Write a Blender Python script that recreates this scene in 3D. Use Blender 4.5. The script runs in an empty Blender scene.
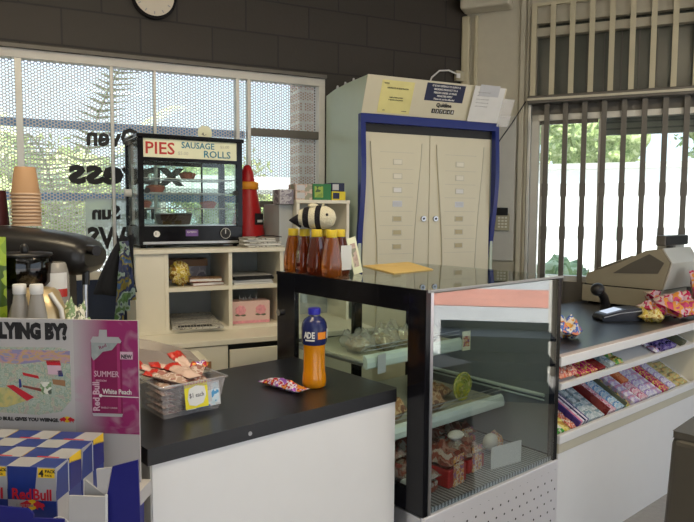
import bpy, bmesh, math, random
from mathutils import Matrix, Vector, noise
from math import sin, cos, pi, radians, sqrt, atan2
random.seed(7)
SC = bpy.context.scene
COL = SC.collection

# ------------------------------------------------------------ camera numbers
F = 640.0; PITCH = radians(4.34); ROLL = radians(0.3); H = 1.5
def ray(x, y):
    r = (x-347)/F; u = -(y-261)/F
    cr, sr = cos(ROLL), sin(ROLL)
    r, u = r*cr-u*sr, r*sr+u*cr
    c, s = cos(PITCH), sin(PITCH)
    return Vector((r, c+u*s, -s+u*c))
def at_depth(x, y, d):
    r = ray(x, y); return Vector((0, 0, H)) + r*(d/r.y)

# frames: counter frame A, back wall frame W, barred window wall frame R
def FR(x, y, deg): return Matrix.Translation((x, y, 0)) @ Matrix.Rotation(radians(deg), 4, 'Z')
FA = FR(0.264, 2.095, 40.4)
FW = FR(0, 0, 24.9)
FRR = FR(0.8727, 4.815, -23.4)
FH = FR(-0.512, 1.55, -5)
ID = Matrix.Identity(4)

# ------------------------------------------------------------ materials
def newmat(name):
    m = bpy.data.materials.new(name); m.use_nodes = True
    nt = m.node_tree; nt.nodes.clear()
    out = nt.nodes.new('ShaderNodeOutputMaterial')
    return m, nt, out
def N(nt, t, **kw):
    n = nt.nodes.new(t)
    for k, v in kw.items():
        if k in n.bl_rna.properties: setattr(n, k, v)
        else: n.inputs[k].default_value = v
    return n
def rgb(c): return (c[0], c[1], c[2], 1)
def lin(r, g, b):
    f = lambda v: (v/255/12.92 if v/255 <= .04045 else ((v/255+.055)/1.055)**2.4)
    return (f(r), f(g), f(b))
def P(name, col, rough=.5, metal=0, var=.08, scale=12, bump=0, trans=0, ior=1.45, spec=.5, bscale=None, coat=0):
    m, nt, out = newmat(name)
    tc = N(nt, 'ShaderNodeTexCoord')
    nz = N(nt, 'ShaderNodeTexNoise', Scale=scale, Detail=3.0)
    nt.links.new(tc.outputs['Object'], nz.inputs['Vector'])
    mx = N(nt, 'ShaderNodeMix', data_type='RGBA')
    mx.inputs['A'].default_value = rgb([c*(1-var) for c in col])
    mx.inputs['B'].default_value = rgb([min(1, c*(1+var)) for c in col])
    nt.links.new(nz.outputs['Fac'], mx.inputs['Factor'])
    b = N(nt, 'ShaderNodeBsdfPrincipled')
    b.inputs['Roughness'].default_value = rough; b.inputs['Metallic'].default_value = metal
    b.inputs['Transmission Weight'].default_value = trans; b.inputs['IOR'].default_value = ior
    b.inputs['Specular IOR Level'].default_value = spec; b.inputs['Coat Weight'].default_value = coat
    nt.links.new(mx.outputs['Result'], b.inputs['Base Color'])
    if bump:
        n2 = N(nt, 'ShaderNodeTexNoise', Scale=bscale or scale*4, Detail=4.0)
        nt.links.new(tc.outputs['Object'], n2.inputs['Vector'])
        bp = N(nt, 'ShaderNodeBump', Strength=bump, Distance=.01)
        nt.links.new(n2.outputs['Fac'], bp.inputs['Height']); nt.links.new(bp.outputs['Normal'], b.inputs['Normal'])
    nt.links.new(b.outputs['BSDF'], out.inputs['Surface'])
    return m
def MULTI(name, cols, scale=30, rough=.3, voro=False, metal=0, stretch=(1, 1, 1), bump=0):
    m, nt, out = newmat(name)
    tc = N(nt, 'ShaderNodeTexCoord'); mp = N(nt, 'ShaderNodeMapping')
    mp.inputs['Scale'].default_value = stretch
    nt.links.new(tc.outputs['Object'], mp.inputs['Vector'])
    if voro:
        nz = N(nt, 'ShaderNodeTexVoronoi', Scale=scale); o = nz.outputs['Color']
        sep = N(nt, 'ShaderNodeSeparateColor'); nt.links.new(o, sep.inputs['Color']); o = sep.outputs['Red']
    else:
        nz = N(nt, 'ShaderNodeTexNoise', Scale=scale, Detail=2.0); o = nz.outputs['Fac']
    nt.links.new(mp.outputs['Vector'], nz.inputs['Vector'])
    cr = N(nt, 'ShaderNodeValToRGB'); cr.color_ramp.interpolation = 'CONSTANT'
    el = cr.color_ramp.elements
    n = len(cols)
    lo, hi = (0, 1) if voro else (.34, .66)
    el[0].position = 0; el[0].color = rgb(cols[0])
    el[1].position = lo+(hi-lo)/n; el[1].color = rgb(cols[1])
    for i in range(2, n):
        e = el.new(lo+(hi-lo)*i/n); e.color = rgb(cols[i])
    nt.links.new(o, cr.inputs['Fac'])
    b = N(nt, 'ShaderNodeBsdfPrincipled'); b.inputs['Roughness'].default_value = rough; b.inputs['Metallic'].default_value = metal
    nt.links.new(cr.outputs['Color'], b.inputs['Base Color'])
    if bump:
        n2 = N(nt, 'ShaderNodeTexNoise', Scale=90.0, Detail=3.0)
        nt.links.new(tc.outputs['Object'], n2.inputs['Vector'])
        bp = N(nt, 'ShaderNodeBump', Strength=bump, Distance=.01)
        nt.links.new(n2.outputs['Fac'], bp.inputs['Height']); nt.links.new(bp.outputs['Normal'], b.inputs['Normal'])
    nt.links.new(b.outputs['BSDF'], out.inputs['Surface'])
    return m
def GLASS(name, tint=(.93, .97, .95), base=.04, k=.96, rough=.01, haze=0, hcol=(.8, .8, .8)):
    m, nt, out = newmat(name)
    lw = N(nt, 'ShaderNodeLayerWeight')
    pw = N(nt, 'ShaderNodeMath', operation='POWER'); pw.inputs[1].default_value = 5
    nt.links.new(lw.outputs['Facing'], pw.inputs[0])
    lw.inputs['Blend'].default_value = .5
    ma = N(nt, 'ShaderNodeMath', operation='MULTIPLY_ADD'); ma.inputs[1].default_value = k; ma.inputs[2].default_value = base
    nt.links.new(pw.outputs[0], ma.inputs[0])
    nz = N(nt, 'ShaderNodeTexNoise', Scale=3.0)
    mt = N(nt, 'ShaderNodeMix', data_type='RGBA')
    mt.inputs['A'].default_value = rgb(tint); mt.inputs['B'].default_value = rgb([min(1, c*1.02) for c in tint])
    nt.links.new(nz.outputs['Fac'], mt.inputs['Factor'])
    tr = N(nt, 'ShaderNodeBsdfTransparent'); nt.links.new(mt.outputs['Result'], tr.inputs['Color'])
    gl = N(nt, 'ShaderNodeBsdfGlossy', Roughness=rough)
    base_out = tr.outputs[0]
    if haze:
        df = N(nt, 'ShaderNodeBsdfDiffuse'); df.inputs['Color'].default_value = rgb(hcol)
        m1 = N(nt, 'ShaderNodeMixShader'); m1.inputs[0].default_value = haze
        nt.links.new(tr.outputs[0], m1.inputs[1]); nt.links.new(df.outputs[0], m1.inputs[2]); base_out = m1.outputs[0]
    mx = N(nt, 'ShaderNodeMixShader')
    nt.links.new(ma.outputs[0], mx.inputs[0]); nt.links.new(base_out, mx.inputs[1]); nt.links.new(gl.outputs[0], mx.inputs[2])
    nt.links.new(mx.outputs[0], out.inputs['Surface'])
    return m
def dots(nt, sx, coordx, coordy):
    """distance to the nearest point of a hexagonal lattice, in units of the pitch"""
    cb = N(nt, 'ShaderNodeCombineXYZ')
    nt.links.new(coordx, cb.inputs[0]); nt.links.new(coordy, cb.inputs[1])
    sc = N(nt, 'ShaderNodeVectorMath', operation='SCALE'); sc.inputs['Scale'].default_value = 1/sx
    nt.links.new(cb.outputs[0], sc.inputs[0])
    outs = []
    for off in ((0, 0, 0), (.5, .8660254, 0)):
        ad = N(nt, 'ShaderNodeVectorMath', operation='ADD'); ad.inputs[1].default_value = off
        nt.links.new(sc.outputs[0], ad.inputs[0])
        wr = N(nt, 'ShaderNodeVectorMath', operation='WRAP'); wr.inputs[1].default_value = (.5, .8660254, 1); wr.inputs[2].default_value = (-.5, -.8660254, -1)
        nt.links.new(ad.outputs[0], wr.inputs[0])
        ln = N(nt, 'ShaderNodeVectorMath', operation='LENGTH'); nt.links.new(wr.outputs[0], ln.inputs[0])
        outs.append(ln.outputs['Value'])
    mn = N(nt, 'ShaderNodeMath', operation='MINIMUM')
    nt.links.new(outs[0], mn.inputs[0]); nt.links.new(outs[1], mn.inputs[1])
    return mn.outputs[0]
def PERF(name, col, pitch, r):
    m, nt, out = newmat(name)
    tc = N(nt, 'ShaderNodeTexCoord'); sp = N(nt, 'ShaderNodeSeparateXYZ'); nt.links.new(tc.outputs['Object'], sp.inputs[0])
    d = dots(nt, pitch, sp.outputs[2], sp.outputs[0])
    lt = N(nt, 'ShaderNodeMath', operation='LESS_THAN'); lt.inputs[1].default_value = r; nt.links.new(d, lt.inputs[0])
    df = N(nt, 'ShaderNodeBsdfPrincipled', Roughness=.5); df.inputs['Base Color'].default_value = rgb(col)
    tr = N(nt, 'ShaderNodeBsdfTransparent')
    mx = N(nt, 'ShaderNodeMixShader'); nt.links.new(lt.outputs[0], mx.inputs[0]); nt.links.new(df.outputs[0], mx.inputs[1]); nt.links.new(tr.outputs[0], mx.inputs[2])
    nt.links.new(mx.outputs[0], out.inputs['Surface'])
    return m
def PUNCHED(name, col, pitch, r):
    m, nt, out = newmat(name)
    tc = N(nt, 'ShaderNodeTexCoord'); sp = N(nt, 'ShaderNodeSeparateXYZ'); nt.links.new(tc.outputs['Object'], sp.inputs[0])
    d = dots(nt, pitch, sp.outputs[0], sp.outputs[2])
    lt = N(nt, 'ShaderNodeMath', operation='LESS_THAN'); lt.inputs[1].default_value = r; nt.links.new(d, lt.inputs[0])
    # no holes outside the vented field
    g1 = N(nt, 'ShaderNodeMath', operation='GREATER_THAN'); g1.inputs[1].default_value = .10; nt.links.new(sp.outputs[0], g1.inputs[0])
    g2 = N(nt, 'ShaderNodeMath', operation='LESS_THAN'); g2.inputs[1].default_value = .43; nt.links.new(sp.outputs[2], g2.inputs[0])
    a1 = N(nt, 'ShaderNodeMath', operation='MULTIPLY'); nt.links.new(g1.outputs[0], a1.inputs[0]); nt.links.new(g2.outputs[0], a1.inputs[1])
    a2 = N(nt, 'ShaderNodeMath', operation='MULTIPLY'); nt.links.new(a1.outputs[0], a2.inputs[0]); nt.links.new(lt.outputs[0], a2.inputs[1])
    mx = N(nt, 'ShaderNodeMix', data_type='RGBA'); mx.inputs['A'].default_value = rgb(col); mx.inputs['B'].default_value = (.02, .02, .025, 1)
    nt.links.new(a2.outputs[0], mx.inputs['Factor'])
    mp = N(nt, 'ShaderNodeMapping'); mp.inputs['Scale'].default_value = (2, 2, 300); nt.links.new(tc.outputs['Object'], mp.inputs['Vector'])
    nz = N(nt, 'ShaderNodeTexNoise', Scale=1.0, Detail=3.0); nt.links.new(mp.outputs[0], nz.inputs['Vector'])
    bp = N(nt, 'ShaderNodeBump', Strength=.05, Distance=.002); nt.links.new(nz.outputs['Fac'], bp.inputs['Height'])
    b = N(nt, 'ShaderNodeBsdfPrincipled', Roughness=.4, Metallic=.45)
    nt.links.new(mx.outputs['Result'], b.inputs['Base Color']); nt.links.new(bp.outputs[0], b.inputs['Normal'])
    nt.links.new(b.outputs[0], out.inputs['Surface'])
    return m
def BRICK(name, c1, c2, mortar, w, h, joint, offx=0, offz=0, rough=.7, bump=.4):
    m, nt, out = newmat(name)
    tc = N(nt, 'ShaderNodeTexCoord'); sp = N(nt, 'ShaderNodeSeparateXYZ'); nt.links.new(tc.outputs['Object'], sp.inputs[0])
    cb = N(nt, 'ShaderNodeCombineXYZ'); nt.links.new(sp.outputs[0], cb.inputs[0]); nt.links.new(sp.outputs[2], cb.inputs[1])
    ad = N(nt, 'ShaderNodeVectorMath', operation='ADD'); ad.inputs[1].default_value = (offx, offz, 0); nt.links.new(cb.outputs[0], ad.inputs[0])
    bt = N(nt, 'ShaderNodeTexBrick')
    bt.inputs['Scale'].default_value = 1; bt.inputs['Brick Width'].default_value = w; bt.inputs['Row Height'].default_value = h
    bt.inputs['Mortar Size'].default_value = joint; bt.inputs['Mortar Smooth'].default_value = .3
    bt.inputs['Color1'].default_value = rgb(c1); bt.inputs['Color2'].default_value = rgb(c2); bt.inputs['Mortar'].default_value = rgb(mortar)
    nt.links.new(ad.outputs[0], bt.inputs['Vector'])
    nz = N(nt, 'ShaderNodeTexNoise', Scale=60.0, Detail=4.0); nt.links.new(tc.outputs['Object'], nz.inputs['Vector'])
    iv = N(nt, 'ShaderNodeMath', operation='MULTIPLY_ADD'); iv.inputs[1].default_value = -1.0
    nt.links.new(bt.outputs['Fac'], iv.inputs[0])
    ns = N(nt, 'ShaderNodeMath', operation='MULTIPLY'); ns.inputs[1].default_value = .35; nt.links.new(nz.outputs['Fac'], ns.inputs[0]); nt.links.new(ns.outputs[0], iv.inputs[2])
    bp = N(nt, 'ShaderNodeBump', Strength=bump, Distance=.01); nt.links.new(iv.outputs[0], bp.inputs['Height'])
    b = N(nt, 'ShaderNodeBsdfPrincipled', Roughness=rough); nt.links.new(bt.outputs['Color'], b.inputs['Base Color']); nt.links.new(bp.outputs[0], b.inputs['Normal'])
    nt.links.new(b.outputs[0], out.inputs['Surface'])
    return m
def STRIPES(name, cols, axis, freq, rough=.4, off=0):
    m, nt, out = newmat(name)
    tc = N(nt, 'ShaderNodeTexCoord'); sp = N(nt, 'ShaderNodeSeparateXYZ'); nt.links.new(tc.outputs['Object'], sp.inputs[0])
    ml = N(nt, 'ShaderNodeMath', operation='MULTIPLY_ADD'); ml.inputs[1].default_value = freq; ml.inputs[2].default_value = off; nt.links.new(sp.outputs[axis], ml.inputs[0])
    fr = N(nt, 'ShaderNodeMath', operation='FRACT'); nt.links.new(ml.outputs[0], fr.inputs[0])
    cr = N(nt, 'ShaderNodeValToRGB'); cr.color_ramp.interpolation = 'CONSTANT'; el = cr.color_ramp.elements
    el[0].color = rgb(cols[0]); el[1].position = 1/len(cols); el[1].color = rgb(cols[1])
    for i in range(2, len(cols)): el.new(i/len(cols)).color = rgb(cols[i])
    nt.links.new(fr.outputs[0], cr.inputs['Fac'])
    b = N(nt, 'ShaderNodeBsdfPrincipled', Roughness=rough); nt.links.new(cr.outputs['Color'], b.inputs['Base Color'])
    nt.links.new(b.outputs[0], out.inputs['Surface'])
    return m
def EMIT(name, col, s):
    m, nt, out = newmat(name)
    e = N(nt, 'ShaderNodeEmission', Strength=s); e.inputs['Color'].default_value = rgb(col)
    nt.links.new(e.outputs[0], out.inputs['Surface']); return m

M = {}
M['block'] = BRICK('dark_block', (.028, .021, .014), (.022, .017, .011), (.007, .005, .004), .424, .205, .006, offx=.334-.212, offz=.035, rough=.55)
M['brick'] = BRICK('outdoor_brick', (.55, .38, .30), (.50, .33, .27), (.75, .72, .68), .24, .086, .012)
M['cream_wall'] = P('cream_wall_paint', (.50, .46, .36), .6, bump=.05)
M['plain_wall'] = P('off_white_wall_paint', (.55, .53, .48), .6)
M['ceiling'] = P('ceiling_paint', (.7, .69, .65), .7)
M['floor'] = P('grey_vinyl_floor', (.30, .29, .28), .45, var=.2, scale=40, bump=.05)
M['alu'] = P('aluminium_frame', (.55, .54, .50), .4, .5)
M['alu_light'] = P('pale_frame_paint', (.62, .60, .55), .4)
M['dark_metal'] = P('dark_steel_bar', (.12, .11, .095), .45, .3)
M['cream_metal'] = P('cream_painted_steel', (.50, .45, .31), .45)
M['greygreen'] = P('grey_green_glazing_panel', (.10, .105, .085), .25)
M['roller'] = STRIPES('roller_shutter_slats', [(.16, .15, .135), (.16, .15, .135), (.16, .15, .135), (.05, .05, .05)], 2, 22, .5)
M['bluerail'] = P('blue_grey_rail', (.16, .34, .62), .5)
M['bluepanel'] = P('dark_blue_wall_panel', (.015, .025, .06), .35)
M['perf'] = PERF('perforated_security_mesh', (.62, .62, .64), .0185, .37)
M['glass'] = GLASS('clear_glass')
M['glass_top'] = GLASS('cabinet_top_glass', (.80, .88, .82), .16, .84)
M['glass_front'] = GLASS('cabinet_front_glass', (.92, .95, .95), .19, .8)
M['film'] = GLASS('clear_plastic_film', (.95, .95, .95), .06, .8, .15, haze=.22, hcol=(.85, .82, .8))
M['film_pink'] = GLASS('milky_film', (.95, .93, .93), .05, .6, .2, haze=.5, hcol=(.75, .66, .64))
M['sticker_film'] = GLASS('sticker_film', (.9, .93, .93), .04, .5, .2, haze=.35, hcol=(.6, .68, .68))
M['tub'] = GLASS('clear_tub_plastic', (.93, .92, .93), .06, .8, .12, haze=.26, hcol=(.8, .78, .8))
M['black'] = P('gloss_black_laminate', (.006, .006, .008), .14, spec=.3)
M['black_top'] = P('black_counter_laminate', (.007, .007, .009), .33, spec=1.0)
M['black_matt'] = P('matt_black_plastic', (.012, .012, .012), .5)
M['black_soft'] = P('black_satin_plastic', (.014, .013, .013), .32)
M['white_panel'] = P('white_laminate', (.78, .77, .76), .35, var=.02)
M['cream_lam'] = P('cream_laminate', (.76, .72, .60), .4, var=.04)
M['cream_dark'] = P('beige_trim_laminate', (.55, .51, .40), .4, var=.04)
M['grey_inner'] = P('grey_inner_laminate', (.40, .42, .42), .5)
M['pinkish'] = P('worn_worktop_edge', (.55, .43, .38), .35, var=.15, scale=25)
M['stainless'] = PUNCHED('punched_stainless_steel', (.85, .83, .86), .050, .09)
M['steel'] = P('brushed_steel', (.55, .55, .56), .3, .9)
M['chrome'] = P('chrome', (.35, .35, .35), .2, 1)
M['price_rail'] = P('pale_green_price_rail', (.62, .72, .68), .3)
M['shelf_cream'] = P('cabinet_shelf_enamel', (.50, .50, .40), .35)
M['cab_panel'] = P('dark_grey_cabinet_panel', (.24, .265, .28), .2)
M['rack'] = STRIPES('slotted_steel_deck', [(.40, .43, .45), (.08, .09, .10)], 0, 55, .3)
M['cig_side'] = P('pale_green_side_panel', (.50, .58, .48), .4, var=.03)
M['cig_white'] = P('ivory_cabinet_enamel', (.64, .60, .45), .32, var=.02)
M['cig_seam'] = P('ivory_cabinet_seam', (.52, .50, .40), .5)
M['blue'] = P('royal_blue_enamel', (.010, .022, .17), .3)
M['ink'] = P('black_ink', (.012, .012, .015), .6)
M['yellow_paper'] = P('pale_yellow_paper', (.72, .66, .28), .6, var=.15, scale=8)
M['white_paper'] = P('white_paper', (.72, .72, .70), .6)
M['pale_paper'] = P('pale_blue_paper', (.52, .53, .55), .6)
M['navy'] = P('navy_print', (.012, .018, .06), .5)
M['envelope'] = P('manila_envelope', (.74, .52, .18), .6)
M['sign_cream'] = P('lit_cream_sign', (.85, .86, .62), .4)
M['red_ink'] = P('red_marker', (.50, .03, .02), .5)
M['teal_ink'] = P('teal_marker', (.02, .20, .30), .5)
M['faint_ink'] = P('faint_marker', (.55, .55, .45), .5)
M['pie'] = MULTI('baked_pie_crust', [(.14, .03, .015), (.32, .10, .05), (.22, .06, .03), (.45, .2, .1)], 40, .6, bump=.4)
M['foil'] = P('foil_tray', (.42, .13, .09), .35, .3, bump=.3)
M['redplastic'] = P('red_plastic', (.45, .012, .016), .3)
M['orange_band'] = P('orange_band_plastic', (.85, .33, .02), .4)
M['cup'] = P('kraft_paper_cup', (.42, .25, .13), .6, var=.03)
M['cup_rim'] = P('kraft_paper_cup_rim', (.60, .42, .28), .5)
M['white_plastic'] = P('white_plastic', (.72, .71, .69), .35)
M['syrup'] = P('pale_bottle_plastic', (.44, .42, .39), .2, trans=.35)
M['hopper'] = GLASS('smoked_hopper_plastic', (.14, .09, .07), .06, .8)
M['beige_metal'] = P('champagne_metal', (.55, .43, .25), .3, .5)
M['greentag'] = MULTI('green_bag_print', [(.20, .32, .02), (.30, .42, .03), (.05, .10, .01)], 12, .3)
M['crumple'] = MULTI('crumpled_bag_print', [(.5, .55, .4), (.20, .32, .16), (.7, .7, .62), (.1, .13, .1)], 30, .3, bump=.5)
M['bagmix'] = MULTI('hanging_bag_print', [(.05, .12, .04), (.20, .28, .26), (.01, .02, .08), (.16, .14, .03), (.03, .08, .2)], 12, .3, bump=.3)
M['darkcloth'] = P('black_cloth', (.010, .012, .018), .8)
M['honey'] = P('dark_honey', (.20, .028, .006), .08, trans=.65, ior=1.45, coat=.5)
M['honey_l'] = P('light_honey', (.50, .14, .015), .08, trans=.7, ior=1.45, coat=.5)
M['yellowcap'] = P('yellow_cap', (.68, .50, .03), .4)
M['bee_w'] = P('cream_crochet_wool', (.68, .64, .48), .9, bump=.8, scale=30, bscale=160)
M['bee_b'] = P('black_crochet_wool', (.008, .007, .012), .9, bump=.8, bscale=160)
M['orange_drink'] = P('orange_drink', (.85, .33, .005), .12, trans=.3, ior=1.33, coat=.5)
M['bottle_blue'] = P('blue_label_sleeve', (.012, .018, .10), .25)
M['cap_blue'] = P('blue_cap', (.02, .02, .36), .35)
M['orange_print'] = P('orange_print', (.80, .26, .01), .4)
M['clear'] = P('clear_plastic_neck', (.8, .8, .8), .08, trans=.9)
M['candy1'] = MULTI('candy_wrapper', [(.32, .10, .50), (.70, .70, .80), (.45, .02, .06), (.75, .30, .05)], 45, .22, bump=.4, metal=.25)
M['stick'] = MULTI('stick_wrapper', [(.42, .28, .22), (.60, .48, .42), (.34, .15, .12)], 40, .25, bump=.5)
M['stickred'] = P('red_wrapper_fold', (.48, .03, .02), .3, bump=.3)
M['stickclear'] = P('clear_wrapper', (.62, .45, .38), .2, bump=.6)
M['tag_yellow'] = P('yellow_price_card', (.78, .68, .02), .5)
M['tag_blue'] = MULTI('blue_cartoon_label', [(.05, .28, .55), (.55, .68, .75), (.65, .66, .70), (.02, .12, .35)], 28, .4)
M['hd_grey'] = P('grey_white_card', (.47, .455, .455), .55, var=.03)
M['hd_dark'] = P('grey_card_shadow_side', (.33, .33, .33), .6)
M['rb_blue'] = P('deep_blue_carton', (.012, .014, .17), .35)
M['rb_blue2'] = P('bright_blue_carton', (.016, .035, .20), .3, var=.2, scale=20)
M['rb_silver'] = P('silver_carton', (.45, .45, .47), .3, .3)
M['rb_red'] = P('logo_red', (.50, .015, .03), .4)
M['rb_yellow'] = P('logo_yellow', (.80, .52, .02), .4)
M['magenta'] = MULTI('magenta_print', [(.22, .01, .10)]*2, 3, .5)
M['plum'] = P('plum_can_print', (.21, .008, .075), .4, var=.15, scale=15)
M['pale_pink'] = P('pale_pink_print', (.60, .42, .50), .5)
M['rose_print'] = P('rose_print', (.75, .32, .36), .5, var=.35, scale=60)
M['pinkbox'] = P('pink_carton', (.72, .50, .46), .5)
M['leafprint'] = P('leaf_print', (.12, .13, .08), .5)
M['grey_box'] = MULTI('grey_carton_print', [(.32, .30, .34), (.45, .43, .46), (.18, .16, .2)], 22, .5)
M['peach_box'] = MULTI('peach_carton_print', [(.50, .36, .30), (.60, .46, .38), (.30, .30, .22)], 22, .5)
M['green_box'] = P('green_carton', (.015, .17, .04), .4)
M['yellow_box'] = P('yellow_carton', (.70, .58, .02), .4)
M['foliage'] = MULTI('leaf_green', [(.17, .24, .08), (.38, .44, .20), (.27, .34, .12), (.52, .56, .32)], 5, .6, bump=.5)
M['bark'] = P('bark', (.2, .15, .1), .8)
M['palmleaf'] = P('pale_palm_leaf', (.62, .68, .38), .5, var=.25)
M['white_render'] = P('white_rendered_wall', (.85, .85, .85), .7)
M['concrete'] = P('pale_concrete', (.45, .44, .42), .8, var=.1, scale=2)
M['redpave'] = P('terracotta_paving', (.60, .24, .16), .6, var=.3, scale=1.5)
M['registerbody'] = P('beige_till_plastic', (.30, .27, .20), .4, var=.03)
M['register_light'] = P('pale_and_lit_till_plastic', (.50, .48, .42), .35, var=.03)  # paler till parts; on the rear cover it stands for window light
M['registerkeys'] = P('till_key_cover', (.11, .10, .085), .35)
M['rubber'] = P('black_rubber', (.008, .008, .008), .7)
M['screen'] = EMIT('terminal_screen', (.75, .85, 1), .9)
M['terminal'] = P('dark_terminal_plastic', (.018, .020, .03), .3)
M['lolly'] = MULTI('pink_orange_bag_print', [(.60, .05, .16), (.75, .30, .05), (.70, .45, .50), (.55, .02, .10), (.75, .6, .5)], 11, .22, bump=.5)
M['goldbag'] = MULTI('gold_bag_print', [(.62, .46, .06), (.75, .65, .30), (.40, .22, .04)], 40, .25, bump=.6)
M['snack'] = MULTI('orange_blue_snack_print', [(.75, .40, .08), (.75, .70, .65), (.08, .16, .55), (.70, .25, .15)], 22, .25, bump=.5)
M['olive'] = P('dark_olive_plastic', (.062, .055, .042), .45)
M['paper_news'] = MULTI('newsprint', [(.50, .49, .45), (.56, .55, .50), (.18, .17, .16)], 70, .7, stretch=(1, 3, 1))
M['bookred'] = P('red_book_cover', (.22, .05, .04), .4)
M['wood'] = P('brown_wood', (.30, .16, .08), .5)
M['keypad'] = P('keypad_beige', (.40, .36, .25), .5)
M['clockface'] = P('clock_face', (.62, .56, .46), .5)
M['meat'] = MULTI('wrapped_dark_red_food', [(.20, .03, .02), (.14, .02, .01), (.30, .15, .12), (.24, .05, .03), (.40, .34, .30)], 16, .15, bump=.5)
M['pastry'] = MULTI('wrapped_pastry', [(.48, .38, .24), (.56, .50, .38), (.42, .30, .17), (.66, .64, .56)], 15, .15, bump=.6)
M['orangelabel'] = MULTI('orange_food_label', [(.75, .34, .04), (.72, .66, .55), (.65, .22, .03), (.3, .12, .3)], 60, .4)
M['greennet'] = MULTI('yellow_green_pack_print', [(.55, .52, .03), (.30, .38, .04), (.62, .58, .2)], 40, .3, bump=.4)
M['brownpack'] = MULTI('brown_pack_print', [(.35, .16, .06), (.55, .38, .22), (.20, .08, .04)], 35, .3, bump=.4)
M['dark_shelving'] = P('dark_blue_shelving', (.03, .04, .07), .5)
M['fill_glow'] = EMIT('fill_diffuser', (1, .97, .9), 9)  # diffuser glow of the added fill lights

M['film_side'] = GLASS('smoky_side_glass', (.75, .8, .78), .08, .8, .03, haze=.12, hcol=(.5, .5, .45))
M['purple_badge'] = P('purple_badge', (.16, .08, .28), .4)
M['chrome_dull'] = P('dull_chrome', (.55, .56, .58), .35, .7)
M['label_a'] = P('cream_label', (.72, .69, .58), .5)
M['label_b'] = P('tan_label', (.46, .40, .24), .5)
M['bean'] = P('coffee_beans', (.03, .012, .006), .5, bump=1, bscale=150)
M['darkred_cup'] = P('dark_red_cup', (.06, .01, .012), .5)
M['cartoon'] = MULTI('printed_landscape', [(.34, .42, .34), (.40, .46, .40), (.28, .37, .30), (.44, .45, .34), (.40, .36, .32)], 70, .5)
M['cartoon_sky'] = MULTI('printed_sunset', [(.26, .24, .42), (.45, .28, .30), (.50, .33, .18), (.30, .28, .40)], 28, .5, stretch=(1, 1, 2.5))
M['cartoon_field'] = MULTI('printed_field', [(.52, .45, .16), (.45, .42, .18), (.35, .38, .15)], 60, .5)
M['can_silver'] = P('can_silver_print', (.30, .34, .34), .4, var=.3, scale=60)
M['plum_light'] = P('plum_light_print', (.34, .03, .14), .4)
def GRAD(name, c0, c1, c2, x0, x1):
    m, nt, out = newmat(name)
    tc = N(nt, 'ShaderNodeTexCoord'); sp = N(nt, 'ShaderNodeSeparateXYZ'); nt.links.new(tc.outputs['Object'], sp.inputs[0])
    mr = N(nt, 'ShaderNodeMapRange'); mr.inputs['From Min'].default_value = x0; mr.inputs['From Max'].default_value = x1
    nt.links.new(sp.outputs[0], mr.inputs['Value'])
    mx = N(nt, 'ShaderNodeMix', data_type='RGBA'); mx.inputs['A'].default_value = rgb(c0); mx.inputs['B'].default_value = rgb(c1); nt.links.new(mr.outputs[0], mx.inputs['Factor'])
    nz = N(nt, 'ShaderNodeTexNoise', Scale=14.0, Detail=2.0, Distortion=1.2); nt.links.new(tc.outputs['Object'], nz.inputs['Vector'])
    cr = N(nt, 'ShaderNodeValToRGB'); cr.color_ramp.elements[0].position = .5; cr.color_ramp.elements[1].position = .7; nt.links.new(nz.outputs['Fac'], cr.inputs['Fac'])
    ml = N(nt, 'ShaderNodeMath', operation='MULTIPLY'); ml.inputs[1].default_value = .6; nt.links.new(cr.outputs['Color'], ml.inputs[0])
    m2 = N(nt, 'ShaderNodeMix', data_type='RGBA'); m2.inputs['B'].default_value = rgb(c2); nt.links.new(mx.outputs['Result'], m2.inputs['A']); nt.links.new(ml.outputs[0], m2.inputs['Factor'])
    b = N(nt, 'ShaderNodeBsdfPrincipled', Roughness=.5); nt.links.new(m2.outputs['Result'], b.inputs['Base Color']); nt.links.new(b.outputs[0], out.inputs['Surface']); return m
M['mag_grad'] = GRAD('magenta_cloud_print', (.42, .39, .41), (.27, .012, .12), (.42, .27, .34), -.165, -.075)

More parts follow.
